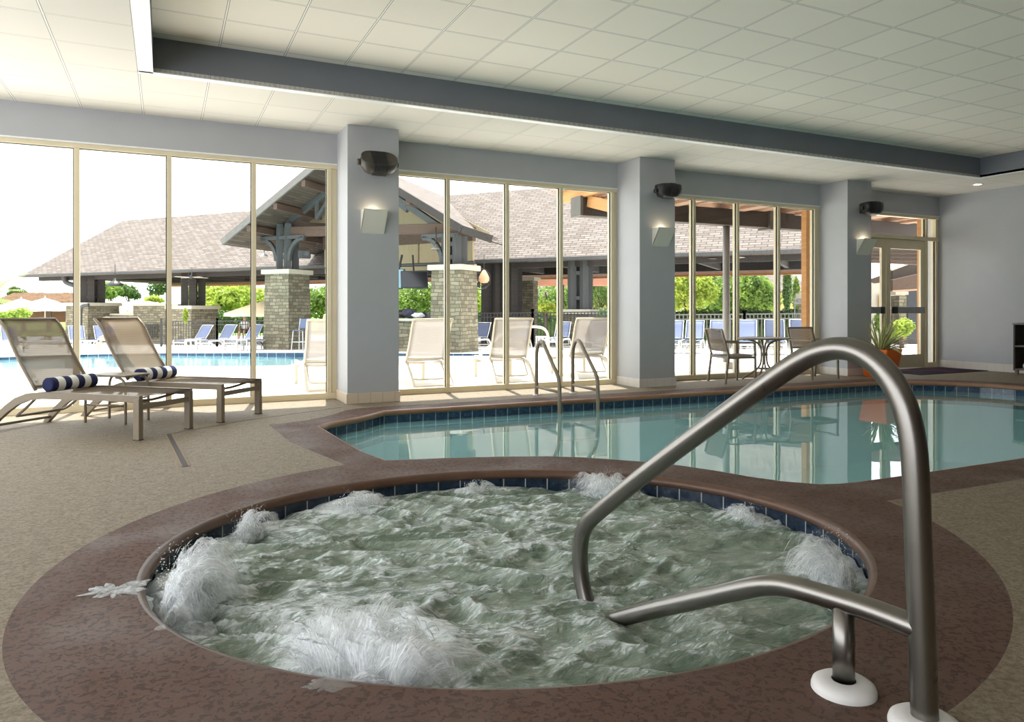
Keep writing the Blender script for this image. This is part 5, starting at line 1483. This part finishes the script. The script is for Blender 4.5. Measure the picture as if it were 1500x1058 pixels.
def tree(px, py_c, d_, rpx, hpx, m, label, n=2600, size=.3, trunk=True, blobs=6, seed=1, name='leafy_tree', cat='tree', grp='trees beyond the pavilion', base=None):
    """crown centre at a pixel, half width and half height in pixels"""
    R = random.Random(seed); c = at(px, py_c, d_); rx = rpx * d_ / F; rz = hpx * d_ / F
    gzz = max(-.75, gz(c.y)) if base is None else base
    t = thing(name, label, cat, (c.x, c.y, gzz), 0, grp)
    mb = MB(); cz = c.z - gzz
    cz = max(cz, rz * .7)
    for i in range(blobs):
        if i == 0: o_ = Vector((0, 0, 0)); k = .72
        else:
            a = 2 * PI * i / (blobs - 1) + R.uniform(-.4, .4)
            o_ = Vector((math.cos(a) * rx * .52, math.sin(a) * rx * .52, R.uniform(-.5, .55) * rz)); k = R.uniform(.42, .6)
        crown(mb, (o_.x, o_.y, cz + o_.z), rx * k, rx * k, rz * k, n // blobs, size, R)
    mb.build('crown', m, t)
    if trunk:
        mb = MB(); mb.tube([(0, 0, -.05), (.03, .02, cz * .5), (0, 0, cz)], .1, 10, radii=[.05 + rx * .07, .04 + rx * .05, .03 + rx * .02])
        for i in range(5):
            a = i * 1.3; mb.tube([(0, 0, cz * .6), (math.cos(a) * rx * .3, math.sin(a) * rx * .3, cz * .9), (math.cos(a) * rx * .55, math.sin(a) * rx * .55, cz + rz * .2)], .03 + rx * .015, 6)
        mb.build('trunk', 'bark', t)
    return t
tree(333, 446, 62, 38, 32, 'leaf_bright', 'bright yellow green tree left of the tan umbrella', 4200, .42, seed=1)
tree(372, 440, 72, 36, 30, 'leaf_bright', 'bright tree behind the tan umbrella, left of the left stone pier', 3600, .5, seed=2)
tree(312, 432, 95, 42, 20, 'leaf_mid', 'mid green tree far behind the bright ones', 2600, .7, seed=3)
tree(162, 427, 85, 18, 14, 'leaf_mid', 'round green treetop over the pale thatch, left one', 1200, .5, seed=4)
tree(188, 427, 95, 17, 12, 'leaf_dark', 'dark round treetop over the pale thatch, right one', 1200, .5, seed=5)
tree(231, 415, 72, 14, 26, 'leaf_dark', 'sparse dark tree rising left of the second window mullion', 420, .42, seed=6)
tree(226, 439, 66, 14, 7, 'leaf_bright', 'yellow bush over the right end of the pale thatch', 700, .3, seed=7, name='leafy_bush', cat='bush', base=-.7)
tree(25, 428, 95, 13, 9, 'leaf_dark', 'dark treetop peeking over the brown thatched hut', 700, .5, seed=8)
tree(470, 440, 56, 34, 30, 'leaf_mid', 'dense green tree behind the blue bar stool', 3600, .3, seed=9)
tree(606, 438, 56, 50, 40, 'leaf_mid', 'green tree behind the televisions of the pavilion bar', 4200, .3, seed=10)
tree(688, 425, 66, 26, 44, 'leaf_bright', 'bright tree behind the black wall fan', 2400, .36, seed=11)
tree(806, 436, 54, 44, 38, 'leaf_mid', 'spreading green tree behind the iron fence left of the right ladder rail', 3800, .3, seed=12)
tree(800, 452, 44, 22, 9, 'leaf_bright', 'bright young tree at the iron fence above the left ladder rail', 900, .24, seed=13)
tree(880, 430, 57, 42, 40, 'leaf_mid', 'green tree left of the middle column', 3400, .3, seed=14)
tree(1006, 429, 42, 46, 50, 'leaf_bright', 'bright tree just right of the middle column', 7000, .26, seed=15)
tree(1052, 435, 47, 38, 48, 'leaf_mid', 'green tree behind the grey steel post', 5600, .26, seed=16)
tree(1098, 429, 41, 46, 52, 'leaf_mid', 'large green tree behind the round table', 7600, .26, seed=17)
tree(1153, 425, 38, 8, 46, 'leaf_dark', 'narrow dark cypress left of the last column', 1800, .2, blobs=1, seed=18, name='cypress_tree')
tree(1166, 432, 36.5, 7, 40, 'leaf_mid', 'narrow climbing plant beside the dark cypress', 900, .16, blobs=1, seed=19, name='climbing_plant', cat='plant')
tree(1321, 482, 24, 17, 18, 'leaf_bright', 'bright round bush seen through the glass door', 2200, .13, seed=20, name='leafy_bush', cat='bush', grp=None)
tree(1290, 478, 26, 8, 20, 'leaf_mid', 'dark green shrub seen through the left door leaf', 900, .14, seed=21, name='leafy_bush', cat='bush', grp=None)
tree(18, 462, 24, 22, 10, 'leaf_bright', 'low bright bush behind the nearest taupe backrest', 900, .17, seed=22, name='leafy_bush', cat='bush', grp=None, trunk=False)
tree(272, 462, 32.6, 4, 16, 'leaf_bright', 'little creeper hanging on the end of the stone wall', 260, .14, blobs=1, seed=23, name='climbing_plant', cat='plant', grp=None, trunk=False)
def hedge(px0, px1, py_c, hpx, d_, m, label, n, size, seed):
    R = random.Random(seed); c = at((px0 + px1) / 2, py_c, d_); g0 = max(-.75, gz(c.y)); rx = (px1 - px0) / 2 * d_ / F; rz = hpx * d_ / F
    t = thing('clipped_hedge', label, 'hedge', (c.x, c.y, g0), -TH, 'hedges behind the picket fences')
    mb = MB(); k = max(3, int(rx / 1.1))
    for i in range(k):
        x = -rx + 2 * rx * (i + .5) / k; crown(mb, (x, 0, max(rz, c.z - g0)), rx / k * 1.5, 1.0, rz * R.uniform(.85, 1.15), n // k, size, R, .3)
    mb.build('foliage', m, t)
    mb = MB(); mb.box((0, 0, (c.z - g0) * .5), (2 * rx, 1.0, c.z - g0)); mb.build('dense_base', 'leaf_dark', t)
hedge(240, 400, 468, 12, 54, 'leaf_dark', 'dark hedge behind the iron fence left of the stone piers', 3400, .26, 31)
hedge(655, 905, 465, 12, 48.5, 'leaf_dark', 'dark hedge behind the iron fence of the ladder window', 4200, .26, 32)
hedge(985, 1200, 466, 12, 31, 'leaf_dark', 'dark hedge behind the grey fence of the table window', 4200, .2, 33)
# palm at the left edge
def palm():
    c = at(-16, 436, 17.0); t = thing('palm', 'palm with drooping yellow green fronds at the left edge', 'palm', (c.x, c.y, gz(c.y)))
    cz = c.z - gz(c.y)
    mb = MB(); mb.tube([(-.05, 0, 0), (.02, 0, cz * .5), (0, 0, cz)], .13, 12, radii=[.17, .13, .14]); mb.build('trunk', 'bark', t)
    R = random.Random(4)
    for i in range(22):
        az = 2 * PI * i / 22 + R.uniform(-.1, .1); el = R.uniform(-.15, 1.2); L_ = R.uniform(.85, 1.15); mb = MB()
        p = Vector((0, 0, cz)); d_ = Vector((math.cos(az) * math.cos(el), math.sin(az) * math.cos(el), math.sin(el))); pts = []
        for k in range(10):
            pts.append(p.copy()); p = p + d_ * L_ / 9; d_ = (d_ + Vector((0, 0, -.10))).normalized()
        mb.tube(pts, .008, 5, radii=[.012 * (1 - k / 11) for k in range(10)])
        for k in range(1, 10):
            tn = (pts[k] - pts[k - 1]).normalized(); sd = tn.cross(Vector((0, 0, 1))); sd = sd.normalized() if sd.length > .1 else Vector((1, 0, 0))
            for sg in (-1, 1):
                for q in (0, .5):
                    b_ = pts[k - 1].lerp(pts[k], q); l_ = .36 * math.sin(PI * min(1, (k + q) / 10.5) ** .8) + .06
                    tip = b_ + (sd * sg * .75 + tn * .65 + Vector((0, 0, -.12))).normalized() * l_
                    mb.face([b_ - tn * .012, tip, b_ + tn * .012])
        mb.build('frond', 'frond', t)
palm()

# ---- thatched huts
def hut(c, w, d_, eave, ridge, label, m, rz, posts=True, wall=None, back=True):
    t = thing('thatched_hut', label, 'hut', (c.x, c.y, gz(c.y)), rz)
    R = random.Random(int(w * 10)); mb = MB()
    nx, nz = 40, 10
    for sy in (-1, 1):
        g = []
        for j in range(nz + 1):
            row = []
            for i in range(nx + 1):
                u = i / nx - .5; k = j / nz
                x = u * w * (1 - .25 * k); y = sy * d_ / 2 * (1 - k)
                z = eave + (ridge - eave) * k + .10 * noise.noise(Vector((x * 1.6, y * 2, sy))) - (.12 * abs(noise.noise(Vector((x * 7, 3, sy)))) if j == 0 else 0)
                row.append(mb.bm.verts.new((x, y, z)))
            g.append(row)
        for j in range(nz):
            for i in range(nx): mb.bm.faces.new((g[j][i], g[j][i + 1], g[j + 1][i + 1], g[j + 1][i])).smooth = True
    for sx in (-1, 1):
        mb.face([(sx * w / 2, -d_ / 2, eave), (sx * w / 2, d_ / 2, eave), (sx * w * .375, 0, ridge)])
    for i in range(220):
        x = R.uniform(-.5, .5) * w; sy = R.choice((-1, 1)); mb.bar((x, sy * d_ * .49, eave + .05), (x + R.uniform(-.06, .06), sy * (d_ * .5 + .12), eave - R.uniform(.15, .38)), .03, .01)
    mb.build('thatch_roof', m, t)
    for x in (-w * .42, -w * .1, w * .2, w * .42):
        for sy in (-1, 1):
            pm = MB(); pm.tube([(x, sy * d_ * .42, 0), (x, sy * d_ * .42, eave + .2)], .11, 10); pm.build('post', 'brown_wood', t)
            pm = MB(); pm.bar((x, sy * d_ * .42, eave - .7), (x + .55, sy * d_ * .42, eave), .1, .1); pm.build('brace', 'brown_wood', t)
    pm = MB(); pm.bar((-w * .46, -d_ * .42, eave), (w * .46, -d_ * .42, eave), .18, .22); pm.build('beam', 'brown_wood', t)
    if wall:
        pm = MB(); pm.box((0, d_ * .2, eave * .72), (w * .8, .1, eave * .5)); pm.build('back_wall', wall, t)
    return t
c = at(66, 440, 58); c.z = 0
hut(c, 6.2, 4.2, 2.0 + .85, 3.7, 'brown thatched hut with timber posts behind the white umbrellas', 'thatch', -TH + .12, wall='terracotta')
c = at(190, 440, 60); c.z = 0
hut(c, 6.0, 6.0, 2.05, 3.0, 'pale sun bleached thatched roof behind the stone bar', 'thatch_pale', -TH, wall='dark_wood')

# ---- umbrellas
def umbrella(px, py_peak, py_edge, rpx, d_, label, m, n=8, grp='white umbrellas at the left'):
    pk = at(px, py_peak, d_); r_ = rpx * d_ / F; ez = at(px, py_edge, d_).z
    g0 = max(-.75, gz(pk.y)); t = thing('patio_umbrella', label, 'umbrella', (pk.x, pk.y, g0), .2, grp)
    mb = MB(); top = mb.bm.verts.new((0, 0, pk.z - g0)); rings = []
    for k, f_ in ((.33, .72), (.66, .38), (1, 0)):
        rings.append([mb.bm.verts.new((r_ * k * math.cos(2 * PI * i / (n * 2)) * (1 if i % 2 == 0 else .95), r_ * k * math.sin(2 * PI * i / (n * 2)) * (1 if i % 2 == 0 else .95), ez - g0 + (pk.z - ez) * f_ - (.03 if i % 2 else 0))) for i in range(n * 2)])
    m2 = n * 2
    rings.append([mb.bm.verts.new(v.co + Vector((0, 0, -.14))) for v in rings[-1]])
    for i in range(m2): mb.bm.faces.new((top, rings[0][i], rings[0][(i + 1) % m2]))
    for A, B in zip(rings, rings[1:]):
        for i in range(m2): mb.bm.faces.new((A[i], B[i], B[(i + 1) % m2], A[(i + 1) % m2]))
    mb.build('canopy', m, t)
    mb = MB(); mb.tube([(0, 0, 0), (0, 0, pk.z - g0 + .12)], .035, 10); mb.build('pole', 'white_metal', t)
    for i in range(n):
        a = 2 * PI * i / n; mb = MB(); mb.bar((0, 0, pk.z - g0 - .1), (r_ * .97 * math.cos(a), r_ * .97 * math.sin(a), ez - g0 - .04), .02, .025); mb.build('rib', 'white_metal', t)
    mb = MB(); mb.lathe([(.3, 0), (.3, .05), (.06, .09), (.05, .3), (0, .3)], seg=20); mb.build('base', 'concrete', t)
umbrella(66, 436.5, 452.5, 40, 46, 'white umbrella right of its twin, over the nearest taupe backrest', 'canvas')
umbrella(31, 437.5, 451.5, 34, 51, 'white umbrella left of its twin, near the palm', 'canvas')
umbrella(388, 440.5, 459, 58, 36, 'tan umbrella glowing in the sun left of the left stone pier', 'canvas_tan', grp=None)

# ---- people
def person(loc, rz, label, shirt, hair, seat=.42, arm_fwd=.3, clothed=True):
    root = thing('person', label, 'person', loc, rz)
    V = []; E_ = []; Rr = []
    def v(p, r, par=None):
        V.append(p); Rr.append(r)
        if par is not None: E_.append((par, len(V) - 1))
        return len(V) - 1
    s0 = seat
    hip = v((0, 0, s0 + .10), (.15, .12)); wa = v((0, .02, s0 + .28), (.125, .095), hip); chs = v((0, .04, s0 + .47), (.155, .11), wa)
    nk = v((0, .03, s0 + .60), (.055, .055), chs); hd0 = v((0, .015, s0 + .69), (.07, .075), nk); hd1 = v((0, 0, s0 + .80), (.075, .09), hd0); v((0, .01, s0 + .87), (.05, .06), hd1)
    for sg in (-1, 1):
        h = v((.09 * sg, -.03, s0 + .09), (.085, .085), hip); kn = v((.11 * sg, -.44, s0 + .07), (.058, .058), h)
        cf = v((.11 * sg, -.46, s0 - .12), (.055, .055), kn); an = v((.11 * sg, -.47, .07), (.035, .035), cf); v((.12 * sg, -.62, .035), (.03, .025), an)
        sh_ = v((.18 * sg, .03, s0 + .52), (.055, .055), chs); el = v((.25 * sg, -.04, s0 + .28), (.042, .042), sh_); wr = v((.17 * sg, -.24, s0 + .19), (.03, .028), el)
        pm = v((.15 * sg, -.31, s0 + .17), (.032, .018), wr)
        for k in range(4): 
            f1 = v((.15 * sg + (k - 1.5) * .018, -.36 - .006 * (k in (1, 2)), s0 + .165), (.009, .009), pm); v((.15 * sg + (k - 1.5) * .018, -.39 - .008 * (k in (1, 2)), s0 + .15), (.008, .008), f1)
        th_ = v((.15 * sg - sg * .035, -.31, s0 + .18), (.009, .009), wr); v((.15 * sg - sg * .05, -.345, s0 + .17), (.008, .008), th_)
    def skin(name, V, E_, Rr, m, lv=2):
        me = bpy.data.meshes.new(name); me.from_pydata(V, E_, []); me.materials.append(M[m])
        o = bpy.data.objects.new(name, me); COL.objects.link(o); o.parent = root
        md = o.modifiers.new('skin', 'SKIN'); md.use_smooth_shade = True
        sd = me.skin_vertices[0].data
        for i, r in enumerate(Rr): sd[i].radius = r if isinstance(r, tuple) else (r, r); sd[i].use_root = (i == 0)
        s2 = o.modifiers.new('sub', 'SUBSURF'); s2.levels = lv; s2.render_levels = lv
        return o
    skin('body', V, E_, Rr, 'skin')
    if clothed:
        SV = [(0, .01, s0 + .12), (0, .02, s0 + .28), (0, .04, s0 + .47), (0, .035, s0 + .565)]; SE = [(0, 1), (1, 2), (2, 3)]; SR = [(.165, .13), (.14, .11), (.17, .125), (.08, .075)]
        for sg in (-1, 1):
            SV += [(.18 * sg, .03, s0 + .52), (.235 * sg, -.02, s0 + .36)]; k = len(SV); SE += [(2, k - 2), (k - 2, k - 1)]; SR += [(.07, .07), (.062, .062)]
        skin('shirt', SV, SE, SR, shirt)
    PV_ = [(0, .0, s0 + .12)]; PE = []; PR = [(.165, .135)]
    for sg in (-1, 1):
        PV_ += [(.09 * sg, -.03, s0 + .09), (.11 * sg, -.30, s0 + .08)]; k = len(PV_); PE += [(0, k - 2), (k - 2, k - 1)]; PR += [(.10, .10), (.085, .085)]
    skin('shorts', PV_, PE, PR, 'shorts')
    mb = MB(); mb.ico((0, .022, s0 + .815), 1, 3, (.088, .105, .085), .12, 4, 3); mb.build('hair', hair, root)
    mb = MB(); mb.ico((0, -.088, s0 + .76), .016, 2, (1, 1.4, 1.3))
    for sg in (-1, 1): mb.ico((.082 * sg, .02, s0 + .765), .02, 2, (.5, 1, 1.4))
    mb.build('nose_and_ears', 'skin', root)
    mb = MB()
    for sg in (-1, 1): mb.ico((.03 * sg, -.082, s0 + .785), .009, 2)
    mb.build('eyes', 'iron', root)
    return root
p = op(163, 514); person((p.x, p.y, gz(p.y)), -.7 - TH, 'person sitting on a blue lounger, one bare leg in view beside the second taupe backrest', 'blue_towel', 'hair', .38)
p = at(358, 465, 38); person((p.x, p.y, p.z - 1.25), -TH, 'person in a white shirt sitting under the tan umbrella', 'shirt', 'hair_pale', .45)

# ---- timber canopy along this building
cn = thing('timber_canopy', 'timber canopy with a broad umber beam outside the right windows', 'canopy', (6.6, 11.0, 0))
XB1 = 15.6
def cbox(lo, hi, name, m, bev=.008):
    mb = MB(); c_ = [(a + b) / 2 for a, b in zip(lo, hi)]; s_ = [b - a for a, b in zip(lo, hi)]
    mb.box((c_[0] - 6.6, c_[1] - 11.0, c_[2]), s_, None, bev); return mb.build(name, m, cn)
cbox((6.62, 10.95, 2.80), (XB1, 11.20, 3.12), 'beam', 'umber_beam')
for i in range(12):
    x = 6.62 + i * .80
    cbox((x, YW + .28, 3.12), (x + .14, 11.75, 3.32), 'rafter', 'pale_timber' if i else 'orange_timber')
    if i % 2 == 0: cbox((x + .14, YW + .28, 3.06), (x + .40, 10.8, 3.12), 'soffit_board', 'pale_timber')
for i in range(4):
    y = YW + .3 + i * .6
    cbox((6.55, y, 3.32), (XB1, y + .5, 3.36), 'roof_board', 'pale_timber')
cbox((6.56, 10.9, 2.79), (6.62, 11.24, 3.14), 'bracket', 'bracket_steel'); cbox((11.0, 10.9, 2.76), (11.3, 11.24, 3.14), 'bracket', 'bracket_steel')
mb = MB(); mb.bar((.16, -1.45, 2.70), (.16, -.1, 3.05), .12, .2); mb.build('brace', 'orange_timber', cn)
mb = MB(); mb.tube([(10.06 - 6.6, .12, gz(11.1)), (10.06 - 6.6, .12, 2.8)], .068, 20); mb.build('steel_post', 'post_grey', cn)
cbox((9.92, 10.98, gz(11.1) - .02), (10.20, 11.26, .10), 'footing', 'concrete')
cbox((10.60, 9.62, gz(9.7)), (10.72, 9.74, 3.12), 'timber_post', 'orange_timber'); cbox((13.84, 9.62, gz(9.7)), (13.98, 9.74, 3.12), 'timber_post', 'orange_timber')  # warm orange strips stand in for sunlit outer window jambs
# stone pillar and building seen beyond the door
def building():
    o = at(1312, 500, 27); o.z = gz(o.y)
    t = thing('neighbour_building', 'pale stucco building with a brown shingled roof beyond the glass door', 'building', (o.x, o.y, o.z))
    def q(px, py, d_): return at(px, py, d_) - o
    def panel(ps, name, m, ext):
        mb = MB(); mb.prism(ps, ext); return mb.build(name, m, t)
    ex = Vector((SN, CS, 0)) * .2
    panel([q(1272, 505, 30), q(1400, 505, 30), q(1400, 405, 30), q(1272, 412, 30)], 'wall', 'pale_stucco', ex)
    panel([q(1262, 362, 21), q(1380, 360, 21), q(1380, 389, 21), q(1262, 384, 21)], 'soffit', 'brown_wood', ex)
    for k in range(4): panel([q(1262, 366 + k * 5, 20.9), q(1380, 365 + k * 6, 20.9), q(1380, 366.2 + k * 6, 20.9), q(1262, 367 + k * 5, 20.9)], 'soffit_batten', 'umber_beam', ex * .2)
    panel([q(1272, 411, 27.5), q(1297, 402, 27.5), q(1297, 413, 27.5), q(1284, 415, 27.5)], 'eave', 'brown_wood', ex)
    panel([q(1308, 395, 26), q(1336, 385, 26), q(1400, 378, 26), q(1400, 389, 26), q(1308, 410, 26)], 'gable_soffit', 'umber_beam', ex)
    panel([q(1306, 397, 25.9), q(1336, 386, 25.9), q(1336, 384, 25.9), q(1306, 394, 25.9)], 'rake_board', 'pale_stucco', ex * .3)
    panel([q(1308, 410, 25.5), q(1400, 389, 25.5), q(1400, 420, 25.5), q(1308, 427, 25.5)], 'gable_wall', 'brown_wood', ex)  # dark wood colour stands in for shingles lying in shade
    panel([q(1308, 428, 25), q(1400, 422, 25), q(1400, 420, 25), q(1308, 425.5, 25)], 'gutter', 'pale_timber', ex * .5)
    panel([q(1330, 505, 28), q(1344, 505, 28), q(1344, 423, 28), q(1330, 424, 28)], 'doorway', 'screen', ex)
    panel([q(1317, 505, 27), q(1328, 505, 27), q(1328, 433, 27), q(1317, 433, 27)], 'pillar', 'stone', ex * 3)
    panel([q(1312, 432, 27), q(1331, 432, 27), q(1331, 427, 27), q(1312, 427, 27)], 'pillar_cap', 'cap_stone', ex * 3)
    panel([q(1288, 460, 29.9), q(1294, 460, 29.9), q(1294, 432, 29.9), q(1288, 432, 29.9)], 'window', 'yellow_stucco', ex * .2)
building()
o = at(1181, 500, 25); t = thing('stone_pillar', 'low stone pillar with a pale cap left of the last column', 'pillar', (o.x, o.y, gz(o.y)), -TH)
mb = MB(); mb.box((0, 0, .85), (.42, .42, 1.7), None, .01); mb.build('shaft', 'stone', t)
mb = MB(); mb.box((0, 0, 1.78), (.54, .54, .2), None, .02); mb.build('cap', 'cap_stone', t)
o = at(1168.5, 455, 24.2); t = thing('pool_sign', 'small dark sign on a thin post before the stone pillar at the table window', 'sign', (o.x, o.y, gz(o.y)), -TH)
mb = MB(); mb.box((0, 0, 1.60), (.28, .02, .20), None, .004); mb.build('panel', 'grey_iron', t)
mb = MB(); mb.box((-.09, .02, .85), (.03, .02, 1.7)); mb.build('post', 'grey_iron', t)
tc = bpy.data.curves.new('sign_lettering', 'FONT'); tc.body = 'HO'; tc.size = .17; tc.extrude = .002; tc.align_x = 'CENTER'; tc.align_y = 'CENTER'
tmp_ = bpy.data.objects.new('lettering_curve', tc); tm_ = bpy.data.meshes.new_from_object(tmp_); bpy.data.objects.remove(tmp_)
to = bpy.data.objects.new('lettering', tm_); COL.objects.link(to); to.parent = t; to.location = (0, -.013, 1.60); to.rotation_euler = (PI / 2, 0, 0); tm_.materials.clear(); tm_.materials.append(M['black_plastic'])
o = at(820, 410, 43); t = thing('terracotta_awning', 'long terracotta awning on posts under the back eave, seen in the ladder window', 'awning', (o.x, o.y, -.72), -TH)
hz_ = o.z + .72
mb = MB(); mb.prism([(-2.7, 0, hz_ - .30), (3.2, 0, hz_ - .30), (3.2, 0, hz_ + .32), (-2.7, 0, hz_ + .32)], (0, 2.2, 0)); mb.build('canopy', 'terracotta', t)
for x in (-2.5, .2, 3.0): 
    mb = MB(); mb.bar((x, .3, 0), (x, .3, hz_ - .3), .16, .16); mb.build('post', 'dark_wood', t)
for x in (-1.2, 1.4):
    mb = MB(); mb.bar((x, -.03, hz_ - .22), (x + .7, -.03, hz_ + .12), .03, .05); mb.build('batten', 'pale_timber', t)
# yellow lodge behind the fence
o = at(868, 450, 62); t = thing('yellow_lodge', 'yellow building with dark windows far behind the ladder window', 'building', (o.x, o.y, -.8), -TH)
mb = MB(); mb.box((0, 2, 1.5), (9, 4, 3.0)); mb.build('wall', 'yellow_stucco', t)
for i in range(5):
    mb = MB(); mb.box((-3.4 + i * 1.7, -.02, 1.2), (1.0, .1, 1.9), None, .02); w_ = mb.build('window', 'screen', t)
    mb = MB(); mb.box((-3.4 + i * 1.7, -.08, 1.2), (.07, .05, 1.9)); mb.build('mullion', 'white_trim', w_)
mb = MB(); mb.prism([(-5, -.7, 2.95), (5, -.7, 2.95), (4.4, 2, 4.2), (-4.4, 2, 4.2)], (0, 0, .15)); mb.build('roof', 'shingle', t)
o = at(1116, 450, 60); t = thing('yellow_lodge', 'yellow building far behind the large tree at the table window', 'building', (o.x, o.y, -.8), -TH)
mb = MB(); mb.box((0, 2, 1.7), (7, 4, 3.4)); mb.build('wall', 'yellow_stucco', t)
for i in range(3):
    mb = MB(); mb.box((-2.2 + i * 2.2, -.02, 1.2), (1.0, .1, 1.7), None, .02); mb.build('window', 'screen', t)
mb = MB(); mb.prism([(-4, -.7, 3.35), (4, -.7, 3.35), (3.4, 2, 4.8), (-3.4, 2, 4.8)], (0, 0, .15)); mb.build('roof', 'shingle', t)

# ================================================================== LIGHT
w = bpy.data.worlds.new('sky'); sc.world = w; w.use_nodes = True
bg = w.node_tree.nodes['Background']
bg.inputs['Color'].default_value = (.93, .965, 1.0, 1); bg.inputs['Strength'].default_value = 2.15
sun = bpy.data.lights.new('sun', 'SUN'); sun.energy = 7.4; sun.angle = .009; sun.color = (1, .955, .88)
so = bpy.data.objects.new('sun', sun); COL.objects.link(so)
el = math.radians(73); az = Vector((.19, .98, 0)).normalized()
dirv = Vector((az.x * math.cos(el), az.y * math.cos(el), math.sin(el)))
so.rotation_euler = (-dirv).to_track_quat('-Z', 'Y').to_euler(); so.location = (5, 20, 20)

vs = sc.view_settings
sc.display_settings.display_device = 'sRGB'
vs.view_transform = 'Standard'; vs.look = 'None'; vs.gamma = 1; vs.use_curve_mapping = False; vs.exposure = 0.78
cy = sc.cycles
cy.max_bounces = 10; cy.diffuse_bounces = 6; cy.glossy_bounces = 4; cy.transmission_bounces = 6; cy.transparent_max_bounces = 32
cy.sample_clamp_indirect = 6; cy.caustics_reflective = False; cy.caustics_refractive = False
try: cy.use_denoising = True
except Exception: pass
